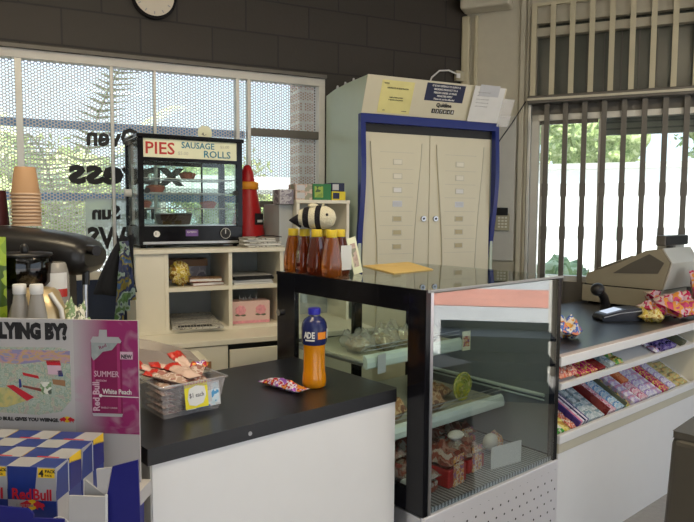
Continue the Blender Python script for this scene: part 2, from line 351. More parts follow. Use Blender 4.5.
# ------------------------------------------------------------ mesh builder
class MB:
    def __init__(s): s.v = []; s.f = []; s.m = []; s.sm = []
    def add(s, vs, fs, m=0, smooth=False, M4=None):
        b = len(s.v)
        s.v += [tuple(M4 @ Vector(v)) if M4 else tuple(v) for v in vs]
        for f in fs: s.f.append(tuple(b+i for i in f)); s.m.append(m); s.sm.append(smooth)
        return s
    def box(s, x0, x1, y0, y1, z0, z1, m=0, M4=None):
        vs = [(x, y, z) for z in (z0, z1) for y in (y0, y1) for x in (x0, x1)]
        fs = [(0, 2, 3, 1), (4, 5, 7, 6), (0, 1, 5, 4), (2, 6, 7, 3), (0, 4, 6, 2), (1, 3, 7, 5)]
        return s.add(vs, fs, m, False, M4)
    def prism(s, poly, a, b, axis='z', m=0, M4=None, smooth=False):
        """poly 2D, extruded from a to b along the axis (poly in the other two axes, in order)"""
        def mk(p, t):
            return {'z': (p[0], p[1], t), 'y': (p[0], t, p[1]), 'x': (t, p[0], p[1])}[axis]
        n = len(poly)
        vs = [mk(p, a) for p in poly]+[mk(p, b) for p in poly]
        s.add(vs, [tuple(range(n)), tuple(range(2*n-1, n-1, -1))], m, False, M4)
        return s.add(vs, [(i, i+n, (i+1) % n+n, (i+1) % n) for i in range(n)], m, smooth, M4)
    def tube(s, path, r, n=10, m=0, cap=True, M4=None):
        path = [Vector(p) for p in path]
        rs = r if isinstance(r, (list, tuple)) else [r]*len(path)
        rings = []; up = None
        for i, p in enumerate(path):
            t = (path[min(i+1, len(path)-1)]-path[max(i-1, 0)]).normalized()
            if up is None:
                up = Vector((0, 0, 1)) if abs(t.z) < .9 else Vector((1, 0, 0))
            a = (up-t*up.dot(t)).normalized(); up = a; b = t.cross(a)
            rings.append([p+(a*cos(2*pi*k/n)+b*sin(2*pi*k/n))*rs[i] for k in range(n)])
        vs = [v for R_ in rings for v in R_]
        fs = [(i*n+k, i*n+(k+1) % n, (i+1)*n+(k+1) % n, (i+1)*n+k) for i in range(len(path)-1) for k in range(n)]
        s.add(vs, fs, m, True, M4)
        if cap: s.add(vs, [tuple(range(n-1, -1, -1)), tuple((len(path)-1)*n+k for k in range(n))], m, False, M4)
        return s
    def lathe(s, prof, n=28, c=(0, 0), m=0, M4=None, squash=None, power=2):
        vs = []; 
        for r, z in prof:
            for k in range(n):
                a = 2*pi*k/n
                if power != 2:
                    q = (abs(cos(a))**power+abs(sin(a))**power)**(-1/power)
                else: q = 1
                vs.append((c[0]+r*q*cos(a), c[1]+r*q*sin(a)*(squash or 1), z))
        L = len(prof)
        fs = [(i*n+k, i*n+(k+1) % n, (i+1)*n+(k+1) % n, (i+1)*n+k) for i in range(L-1) for k in range(n)]
        s.add(vs, fs, m, True, M4)
        s.add(vs, [tuple(range(n-1, -1, -1)), tuple((L-1)*n+k for k in range(n))], m, False, M4)
        return s
    def ball(s, c, r, m=0, nu=20, nv=12, M4=None, noise_amt=0, fr=3):
        vs = [];
        for j in range(nv+1):
            t = pi*j/nv
            for i in range(nu):
                a = 2*pi*i/nu
                d = Vector((sin(t)*cos(a), sin(t)*sin(a), cos(t)))
                k = 1+noise_amt*noise.noise(d*fr+Vector(c)*3) if noise_amt else 1
                vs.append((c[0]+r[0]*d.x*k, c[1]+r[1]*d.y*k, c[2]+r[2]*d.z*k))
        fs = [(j*nu+i, (j+1)*nu+i, (j+1)*nu+(i+1) % nu, j*nu+(i+1) % nu) for j in range(nv) for i in range(nu)]
        return s.add(vs, fs, m, True, M4)
    def pillow(s, w, l, h, m=0, M4=None, crumple=.3, seed=0, nx=12, ny=14, crimp=.08):
        for sg in (1, -1):
            vs = []
            for j in range(ny+1):
                for i in range(nx+1):
                    u = 2*i/nx-1; v = 2*j/ny-1
                    vv = min(1, abs(v)/(1-crimp))
                    z = h*(max(0, 1-abs(u)**2.6))**.55*(max(0, 1-vv**3))**.6
                    z *= 1+crumple*noise.noise(Vector((u*2.2+seed, v*2.6, sg*1.3+seed)))*1.6
                    wob = 1+.05*crumple*noise.noise(Vector((v*3, seed, u)))*3
                    vs.append((u*w/2*wob, v*l/2, h*.9+sg*(z if sg > 0 else z*.85)+.0006*sg))
            fs = [(j*(nx+1)+i, j*(nx+1)+i+1, (j+1)*(nx+1)+i+1, (j+1)*(nx+1)+i) for j in range(ny) for i in range(nx)]
            if sg < 0: fs = [f[::-1] for f in fs]
            s.add(vs, fs, m, True, M4)
        return s
    def build(s, name, mats, parent=None, frame=None, bevel=0, label=None, sub=0, seg=2):
        me = bpy.data.meshes.new(name); me.from_pydata(s.v, [], s.f)
        if not isinstance(mats, (list, tuple)): mats = [mats]
        for m in mats: me.materials.append(M[m] if isinstance(m, str) else m)
        me.polygons.foreach_set('material_index', s.m); me.polygons.foreach_set('use_smooth', s.sm)
        me.update()
        o = bpy.data.objects.new(name, me); COL.objects.link(o)
        if parent is not None: o.parent = parent
        elif frame is not None: o.matrix_world = frame
        if bevel:
            b = o.modifiers.new('bevel', 'BEVEL'); b.width = bevel; b.segments = seg; b.limit_method = 'ANGLE'; b.angle_limit = radians(40)
        if sub:
            b = o.modifiers.new('sub', 'SUBSURF'); b.levels = sub; b.render_levels = sub
        if label: o['label'] = label
        return o
def box(*a, **k): return MB().box(*a, **k)
def tag(o, label, cat, group=None, kind=None):
    o['label'] = label; o['category'] = cat
    if group: o['group'] = group
    if kind: o['kind'] = kind
    return o
def thing(name, label, cat, frame=ID, loc=(0, 0, 0), rot=0, group=None, tilt=None):
    o = bpy.data.objects.new(name, None); COL.objects.link(o)
    mw = frame @ Matrix.Translation(loc) @ Matrix.Rotation(radians(rot), 4, 'Z')
    if tilt: mw = mw @ Matrix.Rotation(tilt[0], 4, tilt[1])
    o.matrix_world = mw; o.empty_display_size = .05
    return tag(o, label, cat, group)
def structure(o): o['kind'] = 'structure'; return o
def copy_thing(o, mw, label=None, group=None, parent=None):
    c = o.copy(); COL.objects.link(c)
    if parent is None: c.matrix_world = mw
    else: c.parent = parent
    if label: c['label'] = label
    if group: c['group'] = group
    for ch in list(o.children): copy_thing(ch, None, parent=c)
    return c
FONTS = 0
def text(parent, s, size, loc, mat, rot=(90, 0, 0), align='LEFT', sx=1, bold=0, name='lettering', ext=.0004, frame=None, mirror=False):
    cu = bpy.data.curves.new(name, 'FONT'); cu.body = s; cu.size = size; cu.align_x = align; cu.align_y = 'BOTTOM_BASELINE'
    cu.extrude = ext; cu.offset = bold; cu.resolution_u = 2
    cu.materials.append(M[mat])
    o = bpy.data.objects.new(name, cu); COL.objects.link(o)
    mt = Matrix.Translation(loc) @ Matrix.Rotation(radians(rot[2]), 4, 'Z') @ Matrix.Rotation(radians(rot[1]), 4, 'Y') @ Matrix.Rotation(radians(rot[0]), 4, 'X') @ Matrix.Diagonal((sx, 1, 1, 1))
    if parent is not None: o.parent = parent; o.matrix_local = mt
    else: o.matrix_world = (frame or ID) @ mt
    return o
def fonts_to_meshes():
    dg = bpy.context.evaluated_depsgraph_get()
    for o in [o for o in COL.objects if o.type == 'FONT']:
        me = bpy.data.meshes.new_from_object(o.evaluated_get(dg))
        n, par, mw, ml = o.name, o.parent, o.matrix_world.copy(), o.matrix_local.copy()
        bpy.data.objects.remove(o)
        q = bpy.data.objects.new(n, me); COL.objects.link(q)
        if par: q.parent = par; q.matrix_local = ml
        else: q.matrix_world = mw
def flat(mb, pts, th, m=0, y=0):
    """polygon in the x-z plane at y, th thick towards -y"""
    return mb.prism(pts, y-th, y, 'y', m)

# ============================================================ THE SETTING
structure(box(-3.2, 4.4, -3.2, 5.6, -.1, 0).build('floor', 'floor', frame=ID))
structure(box(-3.2, 4.4, -3.2, 5.6, 3.3, 3.45).build('ceiling', 'ceiling', frame=ID))
# back wall of painted blocks with a long window
w = MB()
WT = .2
w.box(-1.6, 2.82, 4.0, 4.0+WT, 2.39, 3.3); w.box(-1.6, 2.82, 4.0, 4.0+WT, 0, 1.10)
w.box(-1.6, -1.30, 4.0, 4.0+WT, 1.10, 2.39); w.box(1.69, 2.82, 4.0, 4.0+WT, 1.10, 2.39)
structure(w.build('wall_back', 'block', frame=FW))
structure(box(-1.45, .42, 3.985, 3.999, .62, 1.10).build('trim_1', 'bluepanel', frame=FW))
structure(MB().box(-1.3, 1.69, 3.97, 3.998, 2.385, 2.405).build('trim_2', 'dark_metal', frame=FW))
# window 1: frame, mullions, perforated mesh
win = thing('window_1', 'long window with perforated security mesh in the dark block wall', 'window', FW, (0, 4.0, 0)); win['kind'] = 'structure'
f = MB(); f.box(-1.3, 1.69, .0, .06, 2.335, 2.385); f.box(-1.3, 1.69, -.01, .06, 1.10, 1.145)
f.box(1.645, 1.69, 0, .06, 1.145, 2.335); f.box(-1.3, -1.26, 0, .06, 1.145, 2.335)
f.build('window_frame', 'alu_light', win, bevel=.003)
for wx, ww in ((-.135, .036), (.347, .018), (.589, .016), (1.095, .022), (1.168, .022)):
    box(wx-ww/2, wx+ww/2, .0, .05, 1.145, 2.335).build('mullion', 'alu', win, bevel=.002)
box(-1.26, 1.645, .052, .0535, 1.145, 2.335).build('security_mesh', 'perf', win)
box(1.18, 1.645, .005, .03, 1.985, 2.035).build('transom', 'dark_metal', win)
box(1.18, 1.645, .005, .03, 1.53, 1.57).build('transom', 'dark_metal', win)
for z0, z1 in ((1.975, 2.02), (1.56, 1.605)):
    box(-1.25, 1.16 if z0 > 1.8 else 1.16, .075, .11, z0, z1).build('window_bar', 'bluerail', win)
box(-1.26, 1.645, .12, .124, 1.145, 2.335).build('glass_pane', 'glass', win)
# end post by the cigarette cupboard
# window stickers, seen from inside as mirror writing
def sticker(s, size, w0, z0, mat, label, bx=None, sx=1, bold=0):
    t = thing('window_sticker', label, 'sticker', FW, (w0, 4.049, z0), 180)
    if bx: box(*bx).build('backing', 'sticker_film', t)
    text(t, s, size, (0, .003, 0), mat, sx=sx, bold=bold)
    return t
sticker('Oven', .15, .505, 1.885, 'black_matt', 'dark mirror-written sticker high on the mesh window beside the pie warmer', None, .9, .005)
sticker('xpress', .205, .745, 1.665, 'ink', 'large black mirror-written word ending in ess on the mesh window', None, 1.18, .008)
t = sticker('The', .10, .60, 1.455, 'ink', 'pale newspaper sticker with grey mirror writing low on the mesh window', (-.02, .41, 0, .002, -.22, .12), 1.0, .004)
text(t, 'Sun', .11, (.215, .003, 0), 'ink', bold=.005)
text(t, 'NEWS', .17, (0, .003, -.17), 'ink', sx=.85, bold=.006)

# wall with the barred window (right-hand wall)
w = MB()
w.box(-.02, .455, 0, .2, 0, 3.3); w.box(.455, 2.9, 0, .2, 0, 1.02); w.box(2.9, 3.75, 0, .2, 0, 3.3)
w.box(.455, 2.9, 0, .2, 2.95, 3.3)
structure(w.build('wall_right', 'cream_wall', frame=FRR))
structure(box(.47, 2.9, -.012, 0, 0, 1.02).build('trim_3', 'dark_metal', frame=FRR))
# corner pilaster and pipe cover
structure(MB().box(-.03, .03, -.05, .0, 2.33, 2.93).build('trim_4', 'cream_metal', frame=FRR, bevel=.012))
structure(MB().box(.06, .085, -.035, .0, 1.0, 2.93).build('trim_5', 'cream_metal', frame=FRR, bevel=.006))
structure(MB().box(.39, .425, -.03, .0, .9, 3.3).box(.435, .452, -.02, 0, .9, 3.3).build('trim_6', 'cream_wall', frame=FRR, bevel=.004))
win = thing('window_2', 'wide barred window in the cream wall behind the till', 'window', FRR); win['kind'] = 'structure'
f = MB(); f.box(.455, .475, -.03, .08, 1.0, 2.27, 0); f.box(.475, .53, .02, .08, 1.0, 2.2); f.box(.54, .565, .03, .08, 1.0, 2.17)
f.box(.925, .972, .02, .08, 1.0, 2.2); f.box(1.9, 1.95, .02, .08, 1.0, 2.2); f.box(2.85, 2.9, .02, .08, 1.0, 2.2)
f.box(.475, 2.9, .02, .08, 1.0, 1.06); f.box(.475, 2.9, .02, .08, 2.155, 2.20)
f.build('window_frame', 'alu', win, bevel=.003)
box(.475, 2.9, .03, .07, 2.20, 2.265).build('head_board', 'dark_metal', win)
box(.53, .92, .03, .05, 2.13, 2.16).build('blind_edge', 'dark_metal', win)
box(.475, 2.9, .05, .054, 1.06, 2.16).build('glass_pane', 'glass', win)
box(.97, 2.9, .09, .12, 2.045, 2.27).build('roller_shutter', 'roller', win)
box(.455, 2.9, -.085, .06, 2.265, 2.32).build('head_rail', 'dark_metal', win, bevel=.006)
box(.455, 2.9, -.095, -.085, 2.285, 2.30).build('rail_lip', 'cream_dark', win)
box(.455, 2.9, .07, .075, 2.32, 2.95).build('upper_panel', 'greygreen', win)
m = MB()
for k in range(22):
    m.box(.50+k*.11, .505+k*.11, .06, .07, 2.32, 2.95)
m.build('panel_rib', 'dark_metal', win)
f = MB(); f.box(.455, 2.9, .0, .06, 2.74, 2.80); f.box(.455, 2.9, .0, .06, 2.83, 2.95); f.box(.455, .50, .0, .06, 2.32, 2.95)
f.build('lintel_board', 'cream_wall', win, bevel=.004)
for k in range(20):
    s0 = .487+k*.126
    if s0 < 2.9: box(s0-.017, s0+.017, -.07, -.045, 2.32, 2.93).build('upper_bar', 'cream_metal', win)
box(.47, 2.9, -.07, -.045, 2.93, 2.95).build('upper_bar_rail', 'cream_metal', win)
for k in range(19):
    s0 = .585+k*.1245
    if s0 < 2.9:
        b = MB(); b.box(s0-.017, s0+.017, -.045, -.02, .88, 2.27)
        for zz in (1.32, 1.62): b.box(s0-.021, s0+.021, -.05, -.02, zz, zz+.09)
        b.build('lower_bar', 'dark_metal', win)
# remaining walls (behind and beside the camera), with the shop front openings
structure(box(-3.2, -3.0, -3.2, 3.3, 0, 3.3).build('wall_left', 'plain_wall', frame=ID))
w = MB(); w.box(4.2, 4.4, -3.2, -1.2, 0, 3.3); w.box(4.2, 4.4, -1.2, 3.1, 2.5, 3.3); w.box(4.2, 4.4, 3.1, 3.7, 0, 3.3)
structure(w.build('wall_side', 'plain_wall', frame=ID))
w = MB(); w.box(-3.2, -.6, -3.2, -3.0, 0, 3.3); w.box(-.6, 3.6, -3.2, -3.0, 2.6, 3.3); w.box(3.6, 4.4, -3.2, -3.0, 0, 3.3)
structure(w.build('wall_front', 'plain_wall', frame=ID))

# fill lights added under the unseen ceiling to brighten the room
for lx, ly in ((-.9, 1.6), (1.3, 1.4), (-.9, -1.2), (1.6, -1.2)):
    t = thing('fill_light', 'added tube-shaped fill light on the unseen shop ceiling', 'fill light', ID, (lx, ly, 3.22), 25, 'fill lights')
    box(-.62, .62, -.08, .08, .02, .08).build('housing', 'white_plastic', t, bevel=.01)
    box(-.60, .60, -.055, .055, 0, .02).build('diffuser', 'fill_glow', t, bevel=.01)
    l = bpy.data.lights.new('tube', 'AREA'); l.shape = 'RECTANGLE'; l.size = 1.2; l.size_y = .12; l.energy = 27 if ly > 0 else 7; l.color = (1, .80, .50) if ly > 0 else (1, .95, .88)
    lo = bpy.data.objects.new('fill_lamp', l); COL.objects.link(lo); lo.parent = t; lo.location = (0, 0, -.01)

# outdoors
structure(box(-40, 40, -40, 60, -.16, -.11).build('ground', 'concrete', frame=ID))
structure(box(4.6, 14, -8, 9, -.11, -.06).build('path_1', 'concrete', frame=ID))
structure(box(9.0, 11.5, -8, 9, -.06, -.05).build('path_2', 'redpave', frame=ID))
# white building across the road, beyond the barred window
t = thing('building', 'long plain white building across the road beyond the barred window', 'building', FRR, (-2, 13, -.11))
box(0, 16, 0, 5, 0, 2.75).build('wall', 'white_render', t); box(-.2, 16.2, -.2, 5.2, 2.75, 2.9).build('roof', 'alu', t)
for k in range(4): box(2.5+3*k, 3.3+3*k, -.02, .0, .9, 1.8).build('window', 'glass', t)
def tree(x, y, z, r, seed, label, name='leafy_tree', group=None, fr=None, leafm='foliage'):
    t = thing(name, label, 'tree', fr or ID, (x, y, -.11), group=group)
    MB().tube([(0, 0, 0), (.05, 0, z*.5), (0, .05, z)], [.13, .09, .06]).build('trunk', 'bark', t)
    rnd = random.Random(seed); mb = MB()
    for k in range(9):
        a = rnd.uniform(0, 2*pi); rr = r*rnd.uniform(.1, .6)
        mb.ball((rr*cos(a), rr*sin(a), z+rnd.uniform(-.45, .5)*r), [r*rnd.uniform(.35, .6)]*3, 0, 22, 14, noise_amt=.5, fr=4)
    # loose leaves over the crown
    for k in range(700):
        a = rnd.uniform(0, 2*pi); e = rnd.uniform(-1, 1); q = r*rnd.uniform(.75, 1.12); c = sqrt(1-e*e)
        p = Vector((q*c*cos(a), q*c*sin(a), z+q*e*.85)); s_ = rnd.uniform(.06, .13)*max(.6, r/1.5)
        d1 = Vector((rnd.uniform(-1, 1), rnd.uniform(-1, 1), rnd.uniform(-1, 1))).normalized()*s_; d2 = Vector((rnd.uniform(-1, 1), rnd.uniform(-1, 1), rnd.uniform(-1, 1))).normalized()*s_*.6
        mb.add([p, p+d1+d2, p+d1*2, p+d1-d2], [(0, 1, 2, 3)], 0)
    mb.build('crown', leafm, t)
    return t
for k, (x, y, z, r) in enumerate(((-.5, 21, 4.6, 2.2), (5.0, 21.5, 4.8, 2.2), (10.6, 21, 4.6, 2.2), (16.0, 21.4, 4.8, 2.2))):
    tree(x, y+1, z, r, k, 'leafy tree rising over the white building beyond the barred window', group='trees over the white building', fr=FRR)
for k, (x, y, r) in enumerate(((.5, 6.4, .55), (1.7, 6.0, .42), (3.1, 6.8, .5))):
    t = thing('green_bush', ('low green bush outside the left end of the barred window', 'small green bush outside the barred window behind the till', 'low green bush outside behind the till display')[k], 'bush', FRR, (x, y-3.8, -.11))
    mb = MB(); mb.ball((0, 0, r*.9), (r, r, r*.95), 0, 30, 20, noise_amt=.7, fr=4); mb.build('bush_leaves', 'foliage', t)
# outside the mesh window
for k, (x, y, z, r, lb) in enumerate(((-3.6, 9.4, 2.0, 1.5, 'broad green tree outside the left part of the mesh window'),
                             (-.3, 13.5, 1.8, 1.4, 'green tree outside the mesh window behind the newspaper sticker'),
                             (3.6, 14.4, 1.9, 1.3, 'green tree outside the mesh window behind the pie warmer'))):
    tree(x, y, z, r, 10+k, lb, fr=FW)
t = thing('palm', 'pale green palm with long arching fronds outside the mesh window', 'palm', FW, (.12, 6.6, -.11))
MB().tube([(0, 0, 0), (.05, 0, .7), (0, 0, 1.2)], [.12, .10, .08]).build('trunk', 'bark', t)
for k in range(13):
    a = radians(8+k*28); tilt = .9+.35*sin(k*2.1); L_ = 1.9
    pts = [(cos(a)*L_*u*.75, sin(a)*L_*u*.75, 1.2+L_*(1.15*tilt*u-.55*u*u)) for u in [i/8 for i in range(9)]]
    mb = MB(); mb.tube(pts, .008, 5)
    for i in range(1, 9):
        p = Vector(pts[i]); d = (Vector(pts[i])-Vector(pts[i-1])).normalized(); sd = d.cross(Vector((0, 0, 1))).normalized()
        for j in range(3):
            q = p-d*(j*.07)
            for sg in (1, -1):
                tip = q+sd*sg*.30*(1-.5*i/9)+d*.16-Vector((0, 0, .06))
                mb.add([q, q+d*.035, tip], [(0, 1, 2)], 0)
    mb.build('frond', 'palmleaf', t)
tag(box(1.88, 2.10, 5.0, 5.22, -.11, 2.9).build('brick_pillar', 'brick', frame=FW), 'pale brick pillar outside the right end of the mesh window', 'pillar')
t = thing('carport', 'white carport roof seen through the right part of the mesh window', 'carport', FW, (2.4, 9.5, -.11))
box(-1.0, 3, 0, 2.4, 1.95, 2.15).build('roof', 'white_render', t)
for px_ in (-.9, 2.9): box(px_-.05, px_+.05, .1, .2, 0, 1.95).build('post', 'alu', t)

# dark shelving by the shop entrance (it mirrors in the glass of the display)
for k, y0 in enumerate((1.0, 2.1)):
    t = thing('gondola_shelf', ('dark blue shop shelving near the side entrance', 'dark blue shop shelving at the far end of the side entrance')[k], 'shelving', ID, (3.3, y0, 0))
    box(0, .4, 0, .9, 0, .08).build('base', 'dark_shelving', t); box(.37, .4, 0, .9, .08, .58).build('back_panel', 'dark_shelving', t)
    for z in (.3, .5): box(0, .37, 0, .9, z, z+.02).build('shelf', 'dark_shelving', t)


# ============================================================ DISPLAY CABINET
t = thing('display_cabinet', 'black framed glass display cabinet with a punched stainless steel base', 'display cabinet', FA)
CW, CD = .815, .87
box(.0, CW, .012, CD, .10, .462).build('base', 'steel', t, bevel=.003)
box(.0, CW+.006, -.006, .012, .10, .468).build('front_panel', 'stainless', t, bevel=.003)
box(.03, CW-.03, .05, CD-.03, 0, .10).build('plinth', 'black_matt', t)
def ring(x0, x1):
    m = MB(); m.box(x0, x1, .0, .082, .468, 1.238); m.box(x0, x1, .74, CD, .468, 1.238)
    m.box(x0, x1, .082, .74, 1.165, 1.238); m.box(x0, x1, .082, .74, .468, .545); return m
ring(-.004, .020).build('side_frame', 'black', t, bevel=.002)
m = MB(); m.box(.793, .819, 0, .03, .468, 1.238); m.box(.793, .819, .84, CD, .468, 1.238); m.box(.793, .819, .03, .84, .468, .49); m.box(.793, .819, .03, .84, 1.225, 1.238)
m.build('side_frame', 'black', t, bevel=.002)
box(.020, .034, -.001, .012, .468, 1.238).build('corner_strip', 'steel', t)
box(.777, .789, .012, .02, .475, 1.225).build('corner_seal', 'black', t)
m = MB(); m.box(.02, .797, .85, CD, 1.20, 1.238); m.box(.02, .797, .85, CD, .468, .50); m.box(.42, .47, .845, .868, .5, 1.2)
m.build('rear_frame', 'black', t, bevel=.002)
box(.034, .793, .001, .006, .474, 1.232).build('front_glass', 'glass_front', t)
box(.006, .010, .082, .74, .545, 1.165).build('left_glass', 'glass', t)
box(.797, .808, .03, .84, .49, 1.225).build('right_panel', 'cab_panel', t)
box(.03, .42, .852, .856, .50, 1.20).build('sliding_door', 'glass', t); box(.47, .79, .858, .862, .50, 1.20).build('sliding_door', 'glass', t)
box(.07, .085, .846, .85, .5, 1.2).build('door_stile', 'steel', t)
box(-.006, CW+.006, -.003, CD, 1.238, 1.245).build('top_glass', 'glass_top', t)
m = MB(); m.box(-.007, .0, -.004, CD, 1.232, 1.246); m.build('top_edge', 'black', t)
box(.0, CW+.004, -.007, -.003, 1.236, 1.246).build('front_edge', 'hd_dark', t, bevel=.002)
MB().tube([(-.004, .84, 1.07), (-.018, .84, 1.07)], .014, 16).build('lock_knob', 'chrome', t)
box(.02, .797, .012, .85, .468, .485).build('deck', 'rack', t)
for z, b0 in ((.925, .375), (.672, .26)):
    box(.05, .64 if z > .8 else .77, b0, .80, z, z+.012).build('shelf', 'shelf_cream', t, bevel=.002)
    m = MB(); prof = [(b0-.002, z+.030), (b0-.008, z+.030), (b0-.020, z+.020), (b0-.026, z+.003), (b0-.026, z-.018), (b0-.020, z-.024), (b0-.002, z-.020)]
    m.prism(prof, .055, .62 if z > .8 else .77, 'x', smooth=False)
    m.build('price_rail', 'price_rail', t, bevel=.003)
    m = MB()
    for zz in (.045, .06): m.tube([(.06, b0-.004, z+zz), (.62 if z > .8 else .77, b0-.004, z+zz)], .002, 6)
    m.build('shelf_rail', 'steel', t)
    for xx in (.09, .56): MB().tube([(xx, .40, z-.015), (xx, .84, z-.015)], .012, 8).build('shelf_bracket', 'steel', t)
m = MB(); m.tube([(.790, .05, .735), (.790, .83, .735)], .008, 8); m.tube([(.790, .05, .715), (.790, .83, .715)], .004, 8)
m.build('side_rail', 'price_rail', t)
# packs inside the cabinet
def label_card(name, label, x, y, z, w, h, mats, fr=FA, rot=0, cat='label'):
    t_ = thing(name, label, cat, fr, (x, y, z), rot)
    box(-w/2, w/2, -.0015, 0, 0, h).build('card', mats[0], t_)
    if len(mats) > 1: box(-w/2+.006, w/2-.006, -.002, -.0015, h*.2, h*.75).build('print', mats[1], t_)
    return t_
label_card('price_card', 'cream price card hanging at the end of the upper price rail', .635, .345, .90, .05, .085, ('sign_cream', 'orangelabel'), rot=-4, cat='price card')
label_card('price_card', 'pale blue price card near the left end of the upper price rail', .125, .345, .88, .05, .075, ('pale_paper',), rot=8, cat='price card')
label_card('price_card', 'white card leaning on the cabinet deck behind the glass', .56, .07, .486, .17, .09, ('white_paper',), rot=-8, cat='price card')
for k, (x, y, lb) in enumerate(((.13, .49, 'clear wrapped pastry nearest the left glass on the upper shelf'), (.245, .47, 'clear wrapped pastry second from the left glass on the upper shelf'), (.36, .49, 'clear wrapped pastry behind the black corner post on the upper shelf'), (.49, .47, 'clear wrapped pastry nearest the cream price card on the upper shelf'))):
    t = thing('wrapped_pastry', lb, 'pastry', FA, (x, y, .938), 20*k-15, 'pastries on the upper cabinet shelf')
    MB().pillow(.105, .15, .042, 0, seed=k*3.1, crumple=.9).build('wrapper', 'film', t)
    MB().pillow(.080, .10, .030, 0, M4=Matrix.Translation((0, 0, .003)), seed=k+.5, crumple=.3).build('filling', 'pastry', t)
for k, (x, y, z, wd_, lg, hh, mt, lb, rot) in enumerate((
        (.17, .36, .686, .10, .15, .045, 'brownpack', 'reddish brown food pack at the left end of the lower shelf', 10),
        (.38, .34, .686, .12, .12, .045, 'brownpack', 'flat brown food pack in the middle of the lower shelf', -8),
        (.55, .44, .686, .10, .12, .03, 'brownpack', 'brown food pack lying behind the yellow green roll', 12))):
    t = thing('food_pack', lb, 'food pack', FA, (x, y, z), rot, 'food packs on the lower cabinet shelf')
    MB().pillow(wd_, lg, hh, 0, seed=k+20, crumple=.5).build('wrapper', mt, t)
    box(-wd_*.3, wd_*.3, -lg*.2, lg*.2, hh*1.7, hh*1.7+.001).build('label_print', 'orangelabel', t)
t = thing('spiral_roll', 'yellow and green coiled sweet roll standing on the lower cabinet shelf', 'sweet roll', FA, (.60, .33, .686+.066))
m = MB(); m.tube([((.005+.0095*a/ (2*pi)*1.25)*cos(a), .0, (.005+.0095*a/(2*pi)*1.25)*sin(a)) for a in [i*.35 for i in range(88)]], .0052, 8)
m.build('coil', 'greennet', t); MB().ball((0, .01, 0), (.045, .006, .045)).build('backing', 'brownpack', t)
rnd = random.Random(5)
dk = [(.11, .16, 'meat'), (.26, .15, 'meat'), (.12, .34, 'meat'), (.27, .34, 'meat'), (.42, .19, 'meat'), (.43, .40, 'meat'), (.20, .54, 'meat'), (.58, .36, 'meat')]
wh = ['nearest the black corner post', 'second from the corner post', 'behind the one nearest the post', 'under the long white lid', 'beside the leaning white card', 'in the middle of the second row', 'farthest back by the left glass', 'behind the egg-shaped pot']
for k, (x, y, mt) in enumerate(dk):
    t = thing('meat_tray', 'clear wrapped dark red food tray in the cabinet, '+wh[k], 'food tray', FA, (x, y, .486), rnd.uniform(-14, 14), 'food trays on the cabinet deck')
    hh = (.04, .07, .06, .05, .055, .065, .06, .05)[k]
    box(-.06, .06, -.075, .075, 0, hh).build('tray', 'redplastic' if k % 3 == 1 else 'meat', t, bevel=.006)
    MB().pillow(.13, .16, .032, 0, M4=Matrix.Translation((0, 0, hh-.012)), seed=k, crumple=.8).build('wrapped_food', 'meat', t)
    if k in (1, 3, 4, 7):
        box(-.035, .035, -.0775, -.0765, .0, hh+.045).build('label_print', 'orangelabel', t)
    if k % 2 == 0:
        MB().pillow(.14, .17, .030, 0, M4=Matrix.Translation((0, 0, hh-.008)), seed=k+9, crumple=1.2).build('clear_wrap', 'film', t)
for k, (x, y, z, lb) in enumerate(((.40, .20, .59, 'long white oval lid lying on the wrapped trays in the cabinet'), (.63, .20, .51, 'white egg-shaped pot at the clear end of the cabinet deck'), (.04, .12, .50, 'small white oval pot beside the black corner post'))):
    t = thing('oval_pot', lb, 'pot', FA, (x, y, z), 20)
    MB().ball((0, 0, .022), ((.045, .048, .014)[k], .030, (.016, .034, .035)[k]), nu=24).build('shell', 'white_plastic', t)
t = thing('snack_bag', 'small orange and brown bag behind the white egg-shaped pot', 'bag', FA, (.70, .26, .486), 15)
MB().pillow(.09, .10, .03, 0, M4=Matrix.Rotation(radians(70), 4, 'X'), seed=3).build('wrapper', 'orangelabel', t)
# on top of the cabinet
t = thing('envelope', 'manila envelope lying on the glass top of the display cabinet', 'envelope', FA, (0, 0, 1.2455))
MB().prism([(.46, .83), (.31, .47), (.585, .50), (.80, .86)], 0, .004, 'z').build('paper', 'envelope', t, bevel=.001)
MB().prism([(.47, .825), (.56, .70), (.79, .855)], .004, .0048, 'z').build('flap', 'envelope', t)
def honey(x, y, rot, mt, lb, tagged=False):
    t = thing('honey_bottle', lb, 'honey bottle', FA, (x, y, 1.2455), rot, 'honey bottles on the display cabinet')
    MB().lathe([(.031, .0), (.034, .004), (.034, .05), (.031, .085), (.026, .12), (.0205, .148), (.0195, .155)], 32, power=5).build('bottle', mt, t)
    MB().lathe([(.0215, .155), (.0225, .157), (.0225, .182), (.021, .185)], 24).build('cap', 'yellowcap', t)
    MB().lathe([(.0205, .148), (.0215, .150), (.0215, .155)], 24).build('neck_ring', 'clear', t)
    return t
honey(.045, .815, 4, 'honey_l', 'light amber honey bottle at the far left of the group')
honey(.045, .735, -5, 'honey', 'dark honey bottle second from the left, behind the front bottle row')
honey(.040, .645, 6, 'honey', 'dark honey bottle with a yellow cap, third from the left')
honey(.045, .555, -4, 'honey_l', 'nearest amber honey bottle, at the right end of the front row')
b = honey(.125, .60, 8, 'honey', 'dark honey bottle half hidden at the right, beside the hanging card')
box(-.032, .032, -.0365, -.035, .02, .12).build('printed_label', 'white_paper', b)
honey(.125, .70, 3, 'honey', 'dark honey bottle in the second row, under the toy bee')
t = thing('swing_tag', 'tall cream card with brown print leaning against the honey bottles', 'card', FA, (.205, .575, 1.2455), -10)
M4 = Matrix.Rotation(radians(-14), 4, 'Y')
